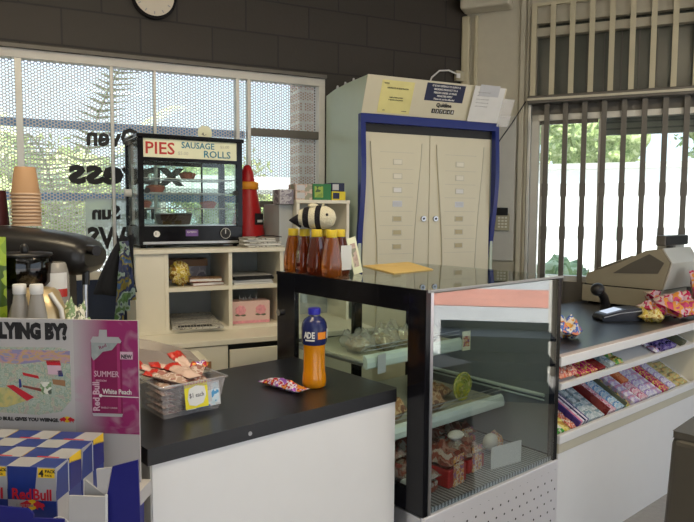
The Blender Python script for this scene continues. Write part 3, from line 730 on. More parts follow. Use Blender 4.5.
box(-.022, .022, -.0015, 0, .0, .155, M4=M4).build('card', 'sign_cream', t); box(-.012, .012, -.0022, -.0015, .03, .13, M4=M4).build('card_print', 'peach_box', t)
t = thing('toy_bee', 'crocheted cream and black striped toy bee sitting on the honey bottle caps', 'toy', FA, (.055, .68, 1.4305+.048), 0)
M4 = Matrix.Rotation(radians(-52), 4, 'Z')
prof = [(.002, -.088), (.020, -.080), (.032, -.062), (.040, -.040), (.046, -.012), (.049, .016), (.048, .044), (.041, .066), (.028, .082), (.010, .090), (.002, .091)]
def seg(z0, z1, mt, nm, g=0):
    zs = [z0+(z1-z0)*i/6 for i in range(7)]
    def rad(z):
        for (r0_, a_), (r1_, b_) in zip(prof, prof[1:]):
            if a_ <= z <= b_: return r0_+(r1_-r0_)*(z-a_)/(b_-a_)
        return .002
    return MB().lathe([(rad(z)+g, z) for z in zs], 26, M4=M4 @ Matrix.Rotation(radians(90), 4, 'Y')).build(nm, mt, t)
for (z0, z1, mt) in ((-.062, -.042, 'bee_w'), (-.042, -.016, 'bee_b'), (-.016, .012, 'bee_w'), (.012, .034, 'bee_b'), (.034, .091, 'bee_w')):
    seg(z0, z1, mt, 'head' if z1 > .09 else 'body_stripe', .0015 if mt == 'bee_b' else 0)
MB().lathe([(.002, -.110), (.010, -.098), (.022, -.078), (.032, -.062)], 18, M4=M4 @ Matrix.Translation((0, 0, -.012)) @ Matrix.Rotation(radians(90), 4, 'Y')).build('stinger', 'bee_b', t)
MB().ball((-.006, 0, .047), (.022, .03, .012), M4=M4).build('wing', 'bee_w', t)
MB().tube([(.036, -.015, .044), (.044, -.018, .056)], .004, 8, M4=M4).build('antenna', 'bee_w', t)
MB().ball((.062, -.040, .012), (.006, .004, .006), M4=M4).build('eye', 'ink', t)

# ============================================================ SERVICE COUNTER
t = thing('service_counter', 'white service counter with a black laminate top', 'counter', FA)
MB().prism([(-.92, .10), (-.035, .10), (-.024, .112), (-.024, .715), (-.92, .715)], .856, .90, 'z').build('worktop', 'black_top', t, bevel=.003)
box(-.905, -.034, .108, .70, 0, .856).build('front_panel', 'white_panel', t)
box(-.909, -.905, .112, .70, 0, .856).build('end_panel', 'alu_light', t)
m = MB(); m.tube([(-.62, .099, .875), (-.62, .096, .875)], .006, 12); m.build('cam_lock', 'steel', t)
# sports drink
t = thing('drink_bottle', 'orange sports drink bottle with blue sleeve and cap standing on the counter', 'drink bottle', FA, (-.237, .30, .9005), -30)
MB().lathe([(.030, .0), (.040, .006), (.042, .02), (.040, .045), (.0375, .06), (.037, .12), (.038, .148), (.039, .152)], 36).build('bottle', 'orange_drink', t)
MB().lathe([(.0395, .150), (.043, .156), (.044, .175), (.0445, .205), (.042, .222), (.034, .236), (.022, .244), (.0205, .247)], 36).build('sleeve', 'bottle_blue', t)
MB().lathe([(.0185, .246), (.0185, .253)], 24).build('neck', 'clear', t)
MB().lathe([(.021, .252), (.0215, .254), (.0215, .270), (.020, .273)], 28).build('cap', 'cap_blue', t)
def around(t, rad, a0, a1, z0, z1, mat, name):
    n = 10; m = MB(); vs = []
    for i in range(n+1):
        a = radians(a0+(a1-a0)*i/n)
        for z in (z0, z1):
            vs.append((rad*cos(a), rad*sin(a), z))
    m.add(vs, [(2*i, 2*i+2, 2*i+3, 2*i+1) for i in range(n)], 0, True); return m.build(name, mat, t)
around(t, .0452, -82, -40, .172, .196, 'orange_print', 'printed_label')
around(t, .0452, -30, -12, .172, .205, 'white_paper', 'printed_label')
around(t, .0452, -140, -96, .166, .171, 'white_paper', 'printed_label')
for k, ch in enumerate('ADE'):
    a = radians(-136+k*17); text(t, ch, .030, (.0456*cos(a), .0456*sin(a), .176), 'white_paper', rot=(90, 0, math.degrees(a)+90), align='CENTER', sx=.7, bold=.001)
# candy bar
t = thing('chocolate_bar', 'small purple and orange wrapped chocolate bar on the black counter', 'chocolate bar', FA, (-.335, .345, .9005), 8)
MB().pillow(.055, .20, .014, 0, seed=4.4, crumple=.9, crimp=.12).build('wrapper', 'candy1', t)
# tub of sticks
t = thing('plastic_tub', 'clear plastic tub with a yellow price card on the black counter', 'tub', FA, (-.70, .365, .9005), 0)
m = MB()
W0, D0, W1, D1, HT = .088, .072, .104, .088, .10
def rect(w_, d_, z): return [(-w_, -d_, z), (w_, -d_, z), (w_, d_, z), (-w_, d_, z)]
vs = rect(W0, D0, .0)+rect(W1, D1, HT)
m.add(vs, [(0, 1, 2, 3), (0, 1, 5, 4), (1, 2, 6, 5), (2, 3, 7, 6), (3, 0, 4, 7)], 0); m.build('tub_wall', 'tub', t)
m = MB(); r = [Vector(p) for p in rect(W1+.004, D1+.004, HT)]; m.tube(r+[r[0]], .0035, 8); m.build('rim', 'tub', t)
MC = Matrix.Translation((-.018, -.094, .022)) @ Matrix.Rotation(radians(-9), 4, 'X')
cardp = thing
box(-.012, .062, -.001, 0, .0, .078, M4=MC).build('price_card', 'tag_yellow', t)
o = MB(); o.prism([(.0, .012), (.02, .006), (.045, .012), (.056, .035), (.052, .06), (.025, .066), (.002, .058), (-.004, .03)], -.0018, -.001, 'y', M4=MC); o.build('card_centre', 'white_paper', t)
for s_, z, sz in (('$1 each', .032, .019),):
    text(t, s_, sz, tuple(MC @ Vector((.025, -.002, z))), 'ink', align='CENTER', sx=.8, rot=(81, 0, 0))
o = MB()
for k in range(8): o.box(-.010+k*.009, -.005+k*.009, -.0016, -.001, .070, .078, M4=MC)
o.build('card_border', 'stickred', t)
MC2 = Matrix.Translation((-.005, -.0885, .018)) @ Matrix.Rotation(radians(-9), 4, 'X')
box(-.02, .092, -.001, 0, .0, .072, M4=MC2).build('front_label', 'pale_paper', t)
box(.064, .088, -.0016, -.001, .006, .066, M4=MC2).build('front_picture', 'tag_blue', t); box(-.012, .075, -.0016, -.001, .0, .012, M4=MC2).build('front_picture', 'tag_blue', t)
rnd = random.Random(3)
lbl = 'red and clear wrapped biscuit stick in the plastic tub, '
k = 0
for lay in range(5):
    for col in range(4):
        x = -.066+col*.040; z = .004+lay*.0185
        t2 = thing('biscuit_stick', 'brown wrapped biscuit stick packed in layers inside the plastic tub', 'biscuit stick', FA, (-.70+x, .365+rnd.uniform(-.004, .004), .9005+z), rnd.uniform(-3, 3), 'biscuit sticks in the plastic tub')
        MB().pillow(.038, .135, .009, 0, seed=k*1.3, crumple=.5, nx=8, ny=10).build('wrapper', 'stick', t2); k += 1
tops = [(-.75, .34, 99, 30, 6, 'lying crosswise over the others at the near corner of the tub'), (-.66, .345, 99, -38, 9, 'with a purple print, lying on top at the far corner'), (-.70, .42, 101, 75, 16, 'tilted up at the back of the tub'), (-.76, .415, 103, 62, 22, 'leaning out at the left end of the tub'), (-.655, .415, 102, 20, 34, 'propped up highest at the back of the tub'), (-.70, .35, 106, 8, 4, 'lying flat on top behind the price card')]
for k, (x, y, zz, rot, tilt, lb) in enumerate(tops):
    t2 = thing('biscuit_stick', 'wrapped biscuit stick '+lb, 'biscuit stick', FA, (x, y, .9005+zz/1000), rot, None, tilt=(radians(tilt), 'X'))
    MB().pillow(.046, .13, .010, 0, seed=k*2.3, crumple=.7, nx=8, ny=12).build('wrapper', 'stickclear' if k > 1 else 'stick', t2)
    MB().pillow(.056, .034, .009, 0, M4=Matrix.Translation((0, .058, .002)), seed=k, crumple=.9, nx=8, ny=6).build('red_fold', 'stickred' if k != 1 else 'candy1', t2)

# ============================================================ SWEETS COUNTER
t = thing('sweets_counter', 'long white sweets counter with two tilted candy trays and a black top', 'counter', FA)
far = [(.828, .012), (3.02, .012), (2.64, .80), (2.60, .86), (.828, .86)]
MB().prism(far, .872, .902, 'z').build('worktop', 'black_top', t, bevel=.002)
m = MB(); m.box(.828, 3.02, .0, .028, .895, .905); m.build('worn_edge', 'pinkish', t)
box(.828, 3.02, -.004, .012, .862, .902).build('front_edge', 'white_panel', t, bevel=.003)
box(.828, 2.88, .0, .02, .0, .488).build('front_panel', 'white_panel', t)
box(.828, 2.88, -.003, .02, .488, .53).build('trim_strip', 'cream_dark', t, bevel=.002)
box(.828, 2.88, -.008, .012, .53, .567).build('lower_tray_lip', 'white_panel', t, bevel=.003)
MB().prism([(.012, .545), (.012, .530), (.26, .665), (.26, .68)], .828, 2.24, 'x').build('lower_tray', 'white_panel', t)
MB().prism([(-.004, .762), (-.008, .790), (.006, .792), (.010, .775), (.23, .868), (.23, .855), (.012, .760)], .828, 2.22, 'x').build('upper_tray', 'white_panel', t, bevel=.002)
box(2.24, 2.26, .0, .28, .53, .872).build('side_panel', 'cream_lam', t)
box(.828, 2.88, .26, .28, 0, .872).build('back_board', 'cream_lam', t)
box(2.26, 2.88, .004, .02, .567, .865).build('end_front_panel', 'cream_lam', t)
# packs on the trays
def pack_box(name, w_, l_, h_, mats, bev=.0015):
    m = MB(); m.box(-w_/2, w_/2, 0, l_, 0, h_, 0)
    return m
def candy(col_x, rows, w_, l_, h_, mt, name, label, cat, group, tray, shape='box', band=None, first=.0):
    # tray: (B0, z0, slope)
    b0, z0, sl = tray
    L0 = l_
    proto = None
    for r_ in range(rows):
        d = first+r_*(L0+.002)
        mw = FA @ Matrix.Translation((col_x, b0+d*cos(sl), z0+d*sin(sl)+.001)) @ Matrix.Rotation(sl, 4, 'X')
        if proto is None:
            t_ = thing(name, label, cat, ID, (0, 0, 0), 0, group); t_.matrix_world = mw
            if shape == 'box':
                m = MB(); m.box(-w_/2, w_/2, 0, l_, 0, h_); m.build('wrapper', mt, t_, bevel=.0015)
                if band: box(-w_/2-.0003, w_/2+.0003, l_*.3, l_*.75, h_, h_+.0006).build('printed_band', band, t_)
            else:
                MB().pillow(w_, l_, h_/2, 0, M4=Matrix.Translation((0, l_/2, 0)), seed=col_x*7, crumple=.6, nx=8, ny=8, crimp=.1).build('wrapper', mt, t_)
            proto = t_
        else: copy_thing(proto, mw)
def CM(name, cols, sc=55, **k):
    M[name] = MULTI(name, cols, sc, .25, **k); return name
TL = (.022, .552, math.atan2(.135, .248)); TU = (.014, .778, math.atan2(.093, .22))
c_g = CM('white_green_gum', [(.60, .66, .55), (.06, .33, .05), (.75, .76, .70)], 30)
c_y = CM('yellow_candy', [(.62, .50, .08), (.70, .62, .20), (.45, .25, .05)], 40)
c_r = CM('red_orange_candy', [(.60, .12, .05), (.70, .40, .28), (.45, .05, .04), (.7, .6, .5)], 50)
c_n = STRIPES('navy_white_pink', [(.03, .02, .10), (.75, .72, .78), (.06, .04, .22), (.70, .25, .38), (.75, .7, .75)], 0, 14, .25); M['navy_white'] = c_n
c_s = CM('silver_gum', [(.42, .52, .56), (.60, .66, .70), (.22, .34, .40)], 40)
c_dr = CM('dark_red_box', [(.22, .02, .02), (.30, .05, .04)], 20)
c_p = CM('pink_gum', [(.68, .36, .45), (.75, .62, .68), (.55, .14, .25)], 45)
c_b = CM('light_blue_gum', [(.36, .56, .74), (.65, .74, .80), (.14, .32, .62)], 45)
c_gr = CM('green_sweets', [(.10, .28, .06), (.40, .50, .15), (.60, .35, .10), (.05, .12, .04)], 40)
c_l = CM('lavender_gum', [(.55, .52, .74), (.74, .74, .80), (.40, .28, .62)], 45)
c_o = CM('orange_red_box', [(.62, .15, .05), (.70, .28, .12)], 25)
c_m = CM('magenta_yellow', [(.50, .02, .12), (.75, .55, .12), (.60, .05, .20), (.42, .02, .05)], 35)
c_t = CM('tan_sweets', [(.50, .48, .22), (.60, .40, .15), (.45, .50, .25)], 35)
c_pu = CM('purple_sweets', [(.10, .07, .30), (.25, .20, .45), (.04, .03, .12)], 40)
c_w = CM('white_purple', [(.74, .72, .78), (.50, .42, .68), (.62, .30, .42)], 40)
lowcols = [
 (.895, 1, .030, .20, .016, c_g, 'gum_stick', 'long green and white gum pack in the first slot of the lower candy tray', 'gum', 'box'),
 (.930, 1, .028, .20, .016, c_g, 'gum_stick', 'long white and green gum pack, second in the lower candy tray', 'gum', 'box'),
 (.972, 2, .042, .095, .020, c_y, 'candy_bag', 'yellow candy bag near the glass cabinet in the lower tray', 'candy bag', 'pillow'),
 (1.020, 3, .042, .062, .020, c_r, 'candy_bag', 'red and orange candy bag beside the yellow ones in the lower tray', 'candy bag', 'pillow'),
 (1.085, 5, .078, .038, .034, 'navy_white', 'candy_bar', 'navy, white and pink striped candy bar in the lower tray', 'candy bar', 'box'),
 (1.172, 2, .076, .050, .026, c_s, 'gum_pack', 'front silver blue gum pack beside the striped bars', 'gum', 'box'),
 (1.245, 5, .052, .038, .020, c_s, 'gum_pack', 'silver gum pack in front of the dark red carton in the lower tray', 'gum', 'box'),
 (1.335, 5, .074, .038, .026, c_p, 'gum_pack', 'pale pink gum pack in the pink row of the lower tray', 'gum', 'box'),
 (1.415, 5, .074, .038, .026, c_b, 'gum_pack', 'light blue gum pack in the blue row of the lower tray', 'gum', 'box'),
 (1.492, 4, .066, .048, .024, c_gr, 'candy_bag', 'green and orange candy bag in the middle of the lower tray', 'candy bag', 'pillow'),
 (1.575, 5, .074, .038, .026, c_w, 'gum_pack', 'white gum pack right of the green bags in the lower tray', 'gum', 'box'),
 (1.655, 3, .074, .038, .026, c_p, 'gum_pack', 'pink gum pack in the short row before the orange cartons', 'gum', 'box'),
 (1.735, 5, .074, .038, .026, c_l, 'gum_pack', 'lavender gum pack in the lower tray', 'gum', 'box'),
 (1.815, 5, .074, .038, .022, c_w, 'gum_pack', 'white and purple gum pack right of the lavender row', 'gum', 'box'),
 (1.895, 5, .070, .038, .026, c_m, 'candy_bar', 'magenta candy bar towards the far end of the lower tray', 'candy bar', 'box'),
 (1.975, 5, .074, .038, .026, c_l, 'gum_pack', 'pale lilac gum pack near the far end of the lower tray', 'gum', 'box'),
 (2.055, 5, .070, .038, .022, c_t, 'candy_bag', 'tan and green candy bag near the far end of the lower tray', 'candy bag', 'pillow'),
 (2.14, 4, .080, .045, .022, c_t, 'candy_bag', 'tan candy bag in the last slot of the lower tray', 'candy bag', 'pillow'),
]
for (x, n, w_, l_, h_, mt, nm, lb, ct, sh) in lowcols:
    x -= .040*(2.14-x)/1.245
    candy(x, n, w_, l_, h_, mt, nm, lb, ct, lb.split(' in ')[0].split(' near ')[0]+' row', TL, sh, first=.002)
candy(1.141, 3, .034, .045, .026, c_s, 'gum_pack', 'small silver blue gum pack behind the front ones beside the striped bars', 'gum', 'small silver gum packs', TL, 'box', first=.108)
candy(1.639, 2, .074, .038, .034, c_o, 'candy_carton', 'orange red candy carton behind the pink gum packs', 'carton', 'orange candy cartons', TL, 'box', first=.122)
tr = TL
t2 = thing('display_carton', 'open dark red display carton between the silver and pink gum packs', 'carton', FA, (1.256, tr[0], tr[1]+.001), 0, tilt=(tr[2], 'X'))
box(0, .007, .0, .21, 0, .052).build('side', c_dr, t2); box(-.01, .0, .20, .21, 0, .055).build('back', c_dr, t2)
t2 = thing('display_carton', 'dark green display carton edge beside the green candy bags', 'carton', FA, (1.430, tr[0], tr[1]+.001), 0, tilt=(tr[2], 'X'))
box(0, .006, .0, .21, 0, .045).build('side', 'leafprint', t2)
upcols = [
 (.925, 1, .070, .12, .060, c_r, 'crisp_bag', 'round reddish snack bag at the cabinet end of the upper tray', 'snack bag', 'pillow'),
 (.995, 1, .070, .12, .060, c_r, 'crisp_bag', 'second reddish snack bag in the upper tray', 'snack bag', 'pillow'),
 (1.075, 4, .075, .036, .022, c_m, 'candy_bar', 'magenta and yellow candy bar in the upper tray', 'candy bar', 'box'),
 (1.155, 4, .075, .036, .022, c_m, 'candy_bar', 'magenta and yellow candy bar in the second stack of the upper tray', 'candy bar', 'box'),
 (1.235, 3, .060, .050, .020, c_dr, 'candy_bar', 'dark red candy bar in the upper tray', 'candy bar', 'box'),
 (1.320, 2, .045, .070, .026, c_s, 'mint_roll', 'silver mint roll in the middle of the upper tray', 'mints', 'box'),
 (1.400, 3, .080, .055, .026, c_gr, 'candy_bag', 'green candy bag in the middle of the upper tray', 'candy bag', 'pillow'),
 (1.790, 2, .050, .060, .022, c_w, 'candy_bag', 'small white candy bag before the purple packs of the upper tray', 'candy bag', 'pillow'),
 (1.875, 3, .075, .045, .026, c_pu, 'candy_bar', 'purple candy bar near the far end of the upper tray', 'candy bar', 'box'),
 (1.955, 3, .075, .045, .026, c_pu, 'candy_bar', 'purple candy bar in the farther stack of the upper tray', 'candy bar', 'box'),
]
for (x, n, w_, l_, h_, mt, nm, lb, ct, sh) in upcols:
    x -= .045*(2.14-x)/1.245
    candy(x, n, w_, l_, h_, mt, nm, lb, ct, lb.split(' in ')[0].split(' near ')[0]+' upper', TU, sh, first=.004)
t2 = thing('display_carton', 'dark teal carton in the last slot of the upper tray', 'carton', FA, (2.06, TU[0], TU[1]+.001), 0, tilt=(TU[2], 'X'))
box(0, .05, .004, .19, 0, .03).build('side', 'leafprint', t2, bevel=.002)

# things on the sweets counter
t = thing('snack_packet', 'orange, white and blue snack packet on the sweets counter by the glass cabinet', 'snack packet', FA, (1.22, .22, .903), 20)
MB().pillow(.14, .14, .045, 0, M4=Matrix.Rotation(radians(8), 4, 'X'), seed=9, crumple=.8).build('wrapper', 'snack', t)
t = thing('snack_packet', 'flat orange snack packet behind the glass cabinet corner', 'snack packet', FA, (.98, .36, .903), -20)
MB().pillow(.13, .17, .025, 0, seed=12, crumple=.8).build('wrapper', 'snack', t)
# cash register
t = thing('cash_register', 'beige cash register on the sweets counter before the barred window', 'cash register', FA, (2.425, .55, .903))
for x, y in ((.04, -.22), (.04, .22), (.36, -.22), (.36, .22)): MB().lathe([(.014, 0), (.014, .014)], 12, (x, y)).build('foot', 'rubber', t)
box(0, .40, -.25, .265, .014, .125).build('cash_drawer', 'registerbody', t, bevel=.006)
box(.006, .394, -.244, .25, .125, .133).build('drawer_gap', 'rubber', t)
prof = [(.232, .133), (.238, .170), (.225, .205), (.12, .243), (-.03, .305), (-.16, .372), (-.25, .385), (-.305, .30), (-.262, .133)]
MB().prism(prof, .0, .40, 'x').build('body', 'registerbody', t, bevel=.008)
MB().prism([(-.06, .285), (-.18, .350), (-.27, .300), (-.235, .232), (.05, .215)], -.004, .0, 'x').build('cheek_recess', 'registerkeys', t, bevel=.003)
MB().prism([(.20, .218), (-.03, .312), (-.03, .318), (.20, .224)], .04, .36, 'x').build('keyboard', 'registerkeys', t)
m = MB()
for i in range(7):
    for j in range(8):
        m.box(.06+j*.036, .085+j*.036, -.014, .014, 0, .008, M4=Matrix.Translation((0, .17-i*.033, .236+i*.0136)) @ Matrix.Rotation(radians(-22), 4, 'X'))
o = m.build('key_block', 'register_light', t)
MB().prism([(-.253, .384), (-.309, .30), (-.266, .133), (-.272, .133), (-.317, .30), (-.259, .39)], .0, .40, 'x').build('lit_rear_cover', 'register_light', t, bevel=.003)  # window light on the rear face is put into the lighter beige
box(.27, .39, -.22, -.10, .33, .455).build('printer_cover', 'register_light', t, bevel=.01)
MB().tube([(.20, -.215, .33), (.20, -.215, .405)], .022, 14).build('display_stem', 'registerkeys', t)
box(.06, .40, -.245, -.185, .400, .465).build('customer_display', 'registerkeys', t, bevel=.008)
box(.07, .39, -.248, -.2455, .406, .460).build('display_window', 'rubber', t)
# card terminal
t = thing('card_terminal', 'dark card payment terminal with a lit screen lying on the sweets counter', 'card terminal', FA, (1.935, .315, .903), -32)
MB().prism([(-.12, 0), (.11, 0), (.12, .02), (.11, .072), (.02, .066), (-.11, .036), (-.125, .015)], -.055, .055, 'y').build('body', 'terminal', t, bevel=.008)
MT = Matrix.Translation((-.045, 0, .0535)) @ Matrix.Rotation(radians(-13.5), 4, 'Y')
box(-.045, .045, -.038, .038, 0, .003, M4=MT).build('screen', 'screen', t)
MB().tube([(-.115, -.056, .022), (-.02, -.057, .044), (.11, -.056, .056)], .003, 6).build('grey_trim', 'steel', t)
t = thing('handset', 'black round-headed scanner handset standing behind the card terminal', 'scanner', FA, (1.99, .44, .903), 0)
MB().tube([(.04, 0, 0), (.045, 0, .06), (.02, 0, .11), (-.035, 0, .150)], [.036, .028, .025, .024], 14).build('handle', 'black_soft', t)
MB().ball((-.055, 0, .160), (.044, .038, .038)).build('head', 'black_soft', t)
MB().lathe([(.04, 0), (.042, .004), (.035, .010)], 20, (.04, 0)).build('foot', 'black_soft', t)
# sweets bags by the register
bl = ['pink and orange lollipop bag, front of the heap by the cash register', 'pink lollipop bag at the right of the heap by the cash register', 'red and orange lollipop bag standing highest in the heap', 'pink lollipop bag lying lowest beside the gold sweets', 'orange lollipop bag at the back of the heap beside the till']
for k, (x, y, rot, tl, w_, l_, h_) in enumerate(((2.18, .15, 30, 25, .15, .18, .035), (2.34, .13, -20, 30, .16, .20, .035), (2.60, .14, -25, 70, .15, .26, .04), (2.13, .22, 60, 15, .13, .14, .035), (2.30, .28, 40, 40, .14, .16, .035))):
    t = thing('lollipop_bag', bl[k], 'sweets bag', FA, (x, y, .903+l_/2*sin(radians(tl))), rot, 'lollipop bags by the till', tilt=(radians(tl), 'X'))
    MB().pillow(w_, l_, h_, 0, seed=k*5+1, crumple=1.0).build('wrapper', 'lolly', t)
for k, (x, y, rot) in enumerate(((2.03, .17, 20), (2.07, .24, -40))):
    t = thing('gold_sweets_bag', ('crumpled gold sweets bag beside the card terminal', 'crumpled gold sweets bag behind the front gold one')[k], 'sweets bag', FA, (x, y, .903), rot)
    MB().pillow(.10, .13, .028, 0, seed=k*5+31, crumple=1.2).build('wrapper', 'goldbag', t)
# bin
t = thing('plastic_bin', 'dark olive plastic bin with rounded corners standing on the floor', 'bin', FR(1.09, 2.10, -45), (.0, .0, 0))
m = MB(); vs = [(-.03, -.03, 0), (.42, -.03, 0), (.42, .30, 0), (-.03, .30, 0), (0, 0, .76), (.39, 0, .76), (.39, .27, .76), (0, .27, .76)]
m.add(vs, [(3, 2, 1, 0), (4, 5, 6, 7), (0, 1, 5, 4), (1, 2, 6, 5), (2, 3, 7, 6), (3, 0, 4, 7)]); m.build('bin_body', 'olive', t, bevel=.03, seg=4)
m = MB(); m.prism([(.004, .004), (.386, .004), (.386, .266), (.004, .266)], .752, .775, 'z'); m.build('lid', 'olive', t, bevel=.011, seg=3)

# ============================================================ BACK COUNTER AND OPEN SHELVES
t = thing('back_counter', 'beige back counter with drawers under the open shelf unit', 'counter', FW)
box(-.60, 1.66, 3.185, 3.93, .822, .85).build('worktop', 'cream_lam', t, bevel=.003)
box(-.59, 1.65, 3.23, 3.92, .08, .822).build('carcass', 'black_matt', t)
box(-.57, 1.63, 3.26, 3.90, 0, .08).build('plinth', 'black_matt', t)
for (a, b, z0, z1) in ((.22, .812, .10, .818), (.822, 1.235, .50, .792), (.822, 1.235, .10, .495), (1.242, 1.645, .50, .792), (1.242, 1.645, .10, .495), (-.58, .212, .10, .818)):
    nm = 'drawer' if z1 > .79 and z0 > .4 else 'door'
    d = box(a, b, 3.192, 3.21, z0, z1).build(nm, 'cream_lam', t, bevel=.002)
t = thing('open_shelf_unit', 'white open shelf unit with four compartments standing on the back counter', 'shelf unit', FW, (0, 0, .8505))
U0, U1, N0, N1 = .395, 1.20, 3.45, 3.90
box(U0-.01, U1+.01, N0-.012, N1, .428, .45).build('top_panel', 'cream_lam', t, bevel=.002)
box(U0, U1, N0, N1, 0, .018).build('bottom_panel', 'cream_lam', t)
for a in (U0, .543, .885, U1-.018): box(a, a+.020, N0, N1, .018, .428).build('upright', 'cream_lam', t)
box(U0+.02, .543, N0+.004, N0+.02, .018, .428).build('filler_panel', 'cream_lam', t)
box(.563, .885, N0+.004, N1, .222, .244).build('shelf', 'cream_lam', t); box(.905, U1-.018, N0+.004, N1, .222, .244).build('shelf', 'cream_lam', t)
box(U0, U1, N1-.008, N1, .018, .428).build('back_panel', 'grey_inner', t)
# contents
t = thing('gold_snack_bag', 'crumpled gold and white snack bag in the upper left compartment of the open shelf unit', 'snack bag', FW, (.635, 3.53, 1.0955), 10)
MB().ball((0, 0, .070), (.052, .05, .064), noise_amt=.4, fr=5, nu=30, nv=22).build('wrapper', 'goldbag', t)
t = thing('wooden_box', 'brown wooden box at the back of the upper left compartment', 'box', FW, (.70, 3.72, 1.0955))
box(-.10, .13, 0, .12, .09, .13).build('lid', 'wood', t); box(-.09, .12, .01, .11, 0, .09).build('body', 'grey_box', t)
for k, (mt, lb, dz, rt) in enumerate((('bookred', 'red book lying at the bottom of the small book pile in the open shelf unit', 0, 5), ('brownpack', 'brown covered book lying on top of the small book pile in the open shelf unit', .021, -9))):
    t = thing('book', lb, 'book', FW, (.78, 3.56, 1.0955+dz), rt)
    box(-.085, .085, -.06, .06, .002, .016).build('pages', 'white_paper', t)
    m = MB(); m.box(-.088, .088, -.063, .063, 0, .002); m.box(-.088, .088, -.063, .063, .016, .018); m.box(-.088, .088, .061, .063, 0, .018); m.build('cover', mt, t)
t = thing('newspaper', 'folded newspaper with a black headline in the lower left compartment', 'newspaper', FW, (.715, 3.585, .884), -7, tilt=(radians(4), 'X'))
MB().prism([(-.12, -.17), (.15, -.17), (.12, .20), (-.12, .19)], 0, .008, 'z').build('paper', 'paper_news', t, bevel=.002)
m = MB(); xx = -.09
for k in range(11):
    wl = (.012, .018, .010, .016, .013)[k % 5]; m.box(xx, xx+wl, -.150, -.110, .0082, .0088); xx += wl+.003
m.build('headline', 'ink', t)
m = MB()
for k in range(5): m.box(-.11, .10, -.07+k*.045, -.045+k*.045, .0082, .0086)
m.build('printed_columns', 'hd_dark', t)
for k in range(4):
    t = thing('magazine', ('pale magazine at the bottom of the pile in the upper right compartment', 'grey magazine second from the bottom in the upper right compartment', 'black folder third from the bottom in the upper right compartment', 'dark folder on top of the pile in the upper right compartment')[k], 'magazine', FW, (1.035, 3.60, 1.0955+k*.0125), (2, -3, 5, 0)[k])
    box(-.12, .11, -.13, .14, 0, .010).build('sheets', ('white_paper', 'pale_paper', 'black_matt', 'black_matt')[k], t, bevel=.002)
    box(-.121, .111, -.131, .141, .010, .0115).build('cover', ('pale_paper', 'pale_paper', 'black_matt', 'hd_dark')[k], t)
t = thing('tissue_box', 'pink tissue box with rose pictures in the lower right compartment', 'tissue box', FW, (1.02, 3.50, .870), -2)
box(-.105, .115, 0, .12, 0, .125).build('box', 'pinkbox', t, bevel=.002)
box(-.104, .114, -.001, 0, .0, .016).build('base_band', 'rose_print', t)
for x in (-.055, .062):
    m = MB()
    for k in range(7):
        a = 2*pi*k/7; m.ball((x+.018*cos(a), -.0015, .075+.016*sin(a)), (.014, .0012, .013), nu=12, nv=8)
    m.ball((x, -.003, .075), (.013, .001, .012), nu=12, nv=8); m.build('rose_picture', 'rose_print', t)
    m = MB(); m.ball((x-.014, -.001, .048), (.018, .0012, .006), nu=10, nv=8); m.ball((x+.016, -.001, .046), (.014, .0012, .006), nu=10, nv=8); m.build('leaf_picture', 'leafprint', t)
m = MB()
for k in range(9):
    x = -.05+k*.0125; m.add([(x, .05, .125), (x+.014, .07, .125), (x+.02*sin(k*2), .055, .150+.012*cos(k*1.7))], [(0, 1, 2)])
m.build('tissue', 'white_paper', t)

# ============================================================ PIE WARMER
TW = FR(-1.112, 3.42, 30)
t = thing('pie_warmer', 'black framed pie warmer with a handwritten sign and glass doors', 'pie warmer', TW, (0, 0, 1.302))
Wd, Dp = .585, .34
for x in (.03, Wd-.03):
    for y in (.04, Dp-.04): MB().lathe([(.014, 0), (.016, .012)], 12, (x, y)).build('foot', 'rubber', t)
box(0, Wd, 0, Dp, .012, .118).build('control_base', 'black', t, bevel=.004)
box(.02, Wd-.03, -.004, 0, .020, .034).build('crumb_tray', 'steel', t, bevel=.001)
for x in (0, Wd-.03):
    for y in (0, Dp-.03): box(x, x+.03, y, y+.03, .118, .60).build('post', 'black', t)
box(-.006, Wd+.008, -.01, Dp+.005, .590, .612).build('roof', 'black', t, bevel=.004)
m = MB(); m.box(.03, Wd-.03, 0, .02, .468, .488); m.box(.03, Wd-.03, Dp-.02, Dp, .468, .60); m.box(0, .02, .03, Dp-.03, .57, .60); m.box(Wd-.02, Wd, .03, Dp-.03, .57, .60); m.build('head_frame', 'black', t)
sg = box(.032, Wd-.032, .006, .014, .489, .588).build('sign_board', 'sign_cream', t)
text(sg, 'PIES', .090, (.038, .0045, .508), 'red_ink', sx=1.05, bold=.0012, name='handwriting')
text(sg, 'SAUSAGE', .047, (.235, .0045, .546), 'teal_ink', sx=.95, bold=.0006, name='handwriting')
text(sg, 'ROLLS', .053, (.358, .0045, .500), 'teal_ink', sx=1.05, bold=.0006, name='handwriting')
text(sg, '$5.00', .026, (.215, .0045, .508), 'faint_ink', name='handwriting'); text(sg, '$5.00', .024, (.455, .0045, .555), 'faint_ink', name='handwriting')
for y in (.012, Dp-.012):
    box(.03, .30, y-.002, y+.002, .12, .468).build('glass_door' if y < .1 else 'rear_glass', 'glass', t); box(.295, Wd-.03, y+.004, y+.008, .12, .468).build('glass_door' if y < .1 else 'rear_glass', 'glass', t)
box(.008, .012, .03, Dp-.03, .12, .57).build('side_glass', 'film_side', t); box(Wd-.012, Wd-.008, .03, Dp-.03, .12, .57).build('side_glass', 'glass', t)
for x, z in ((.045, .31), (Wd-.042, .305)): MB().tube([(x, .008, z), (x, -.014, z)], .015, 16).build('door_knob', 'black_matt', t)
MB().tube([(.004, .20, .30), (-.03, .20, .30)], [.022, .020], 18).build('side_knob', 'white_plastic', t)
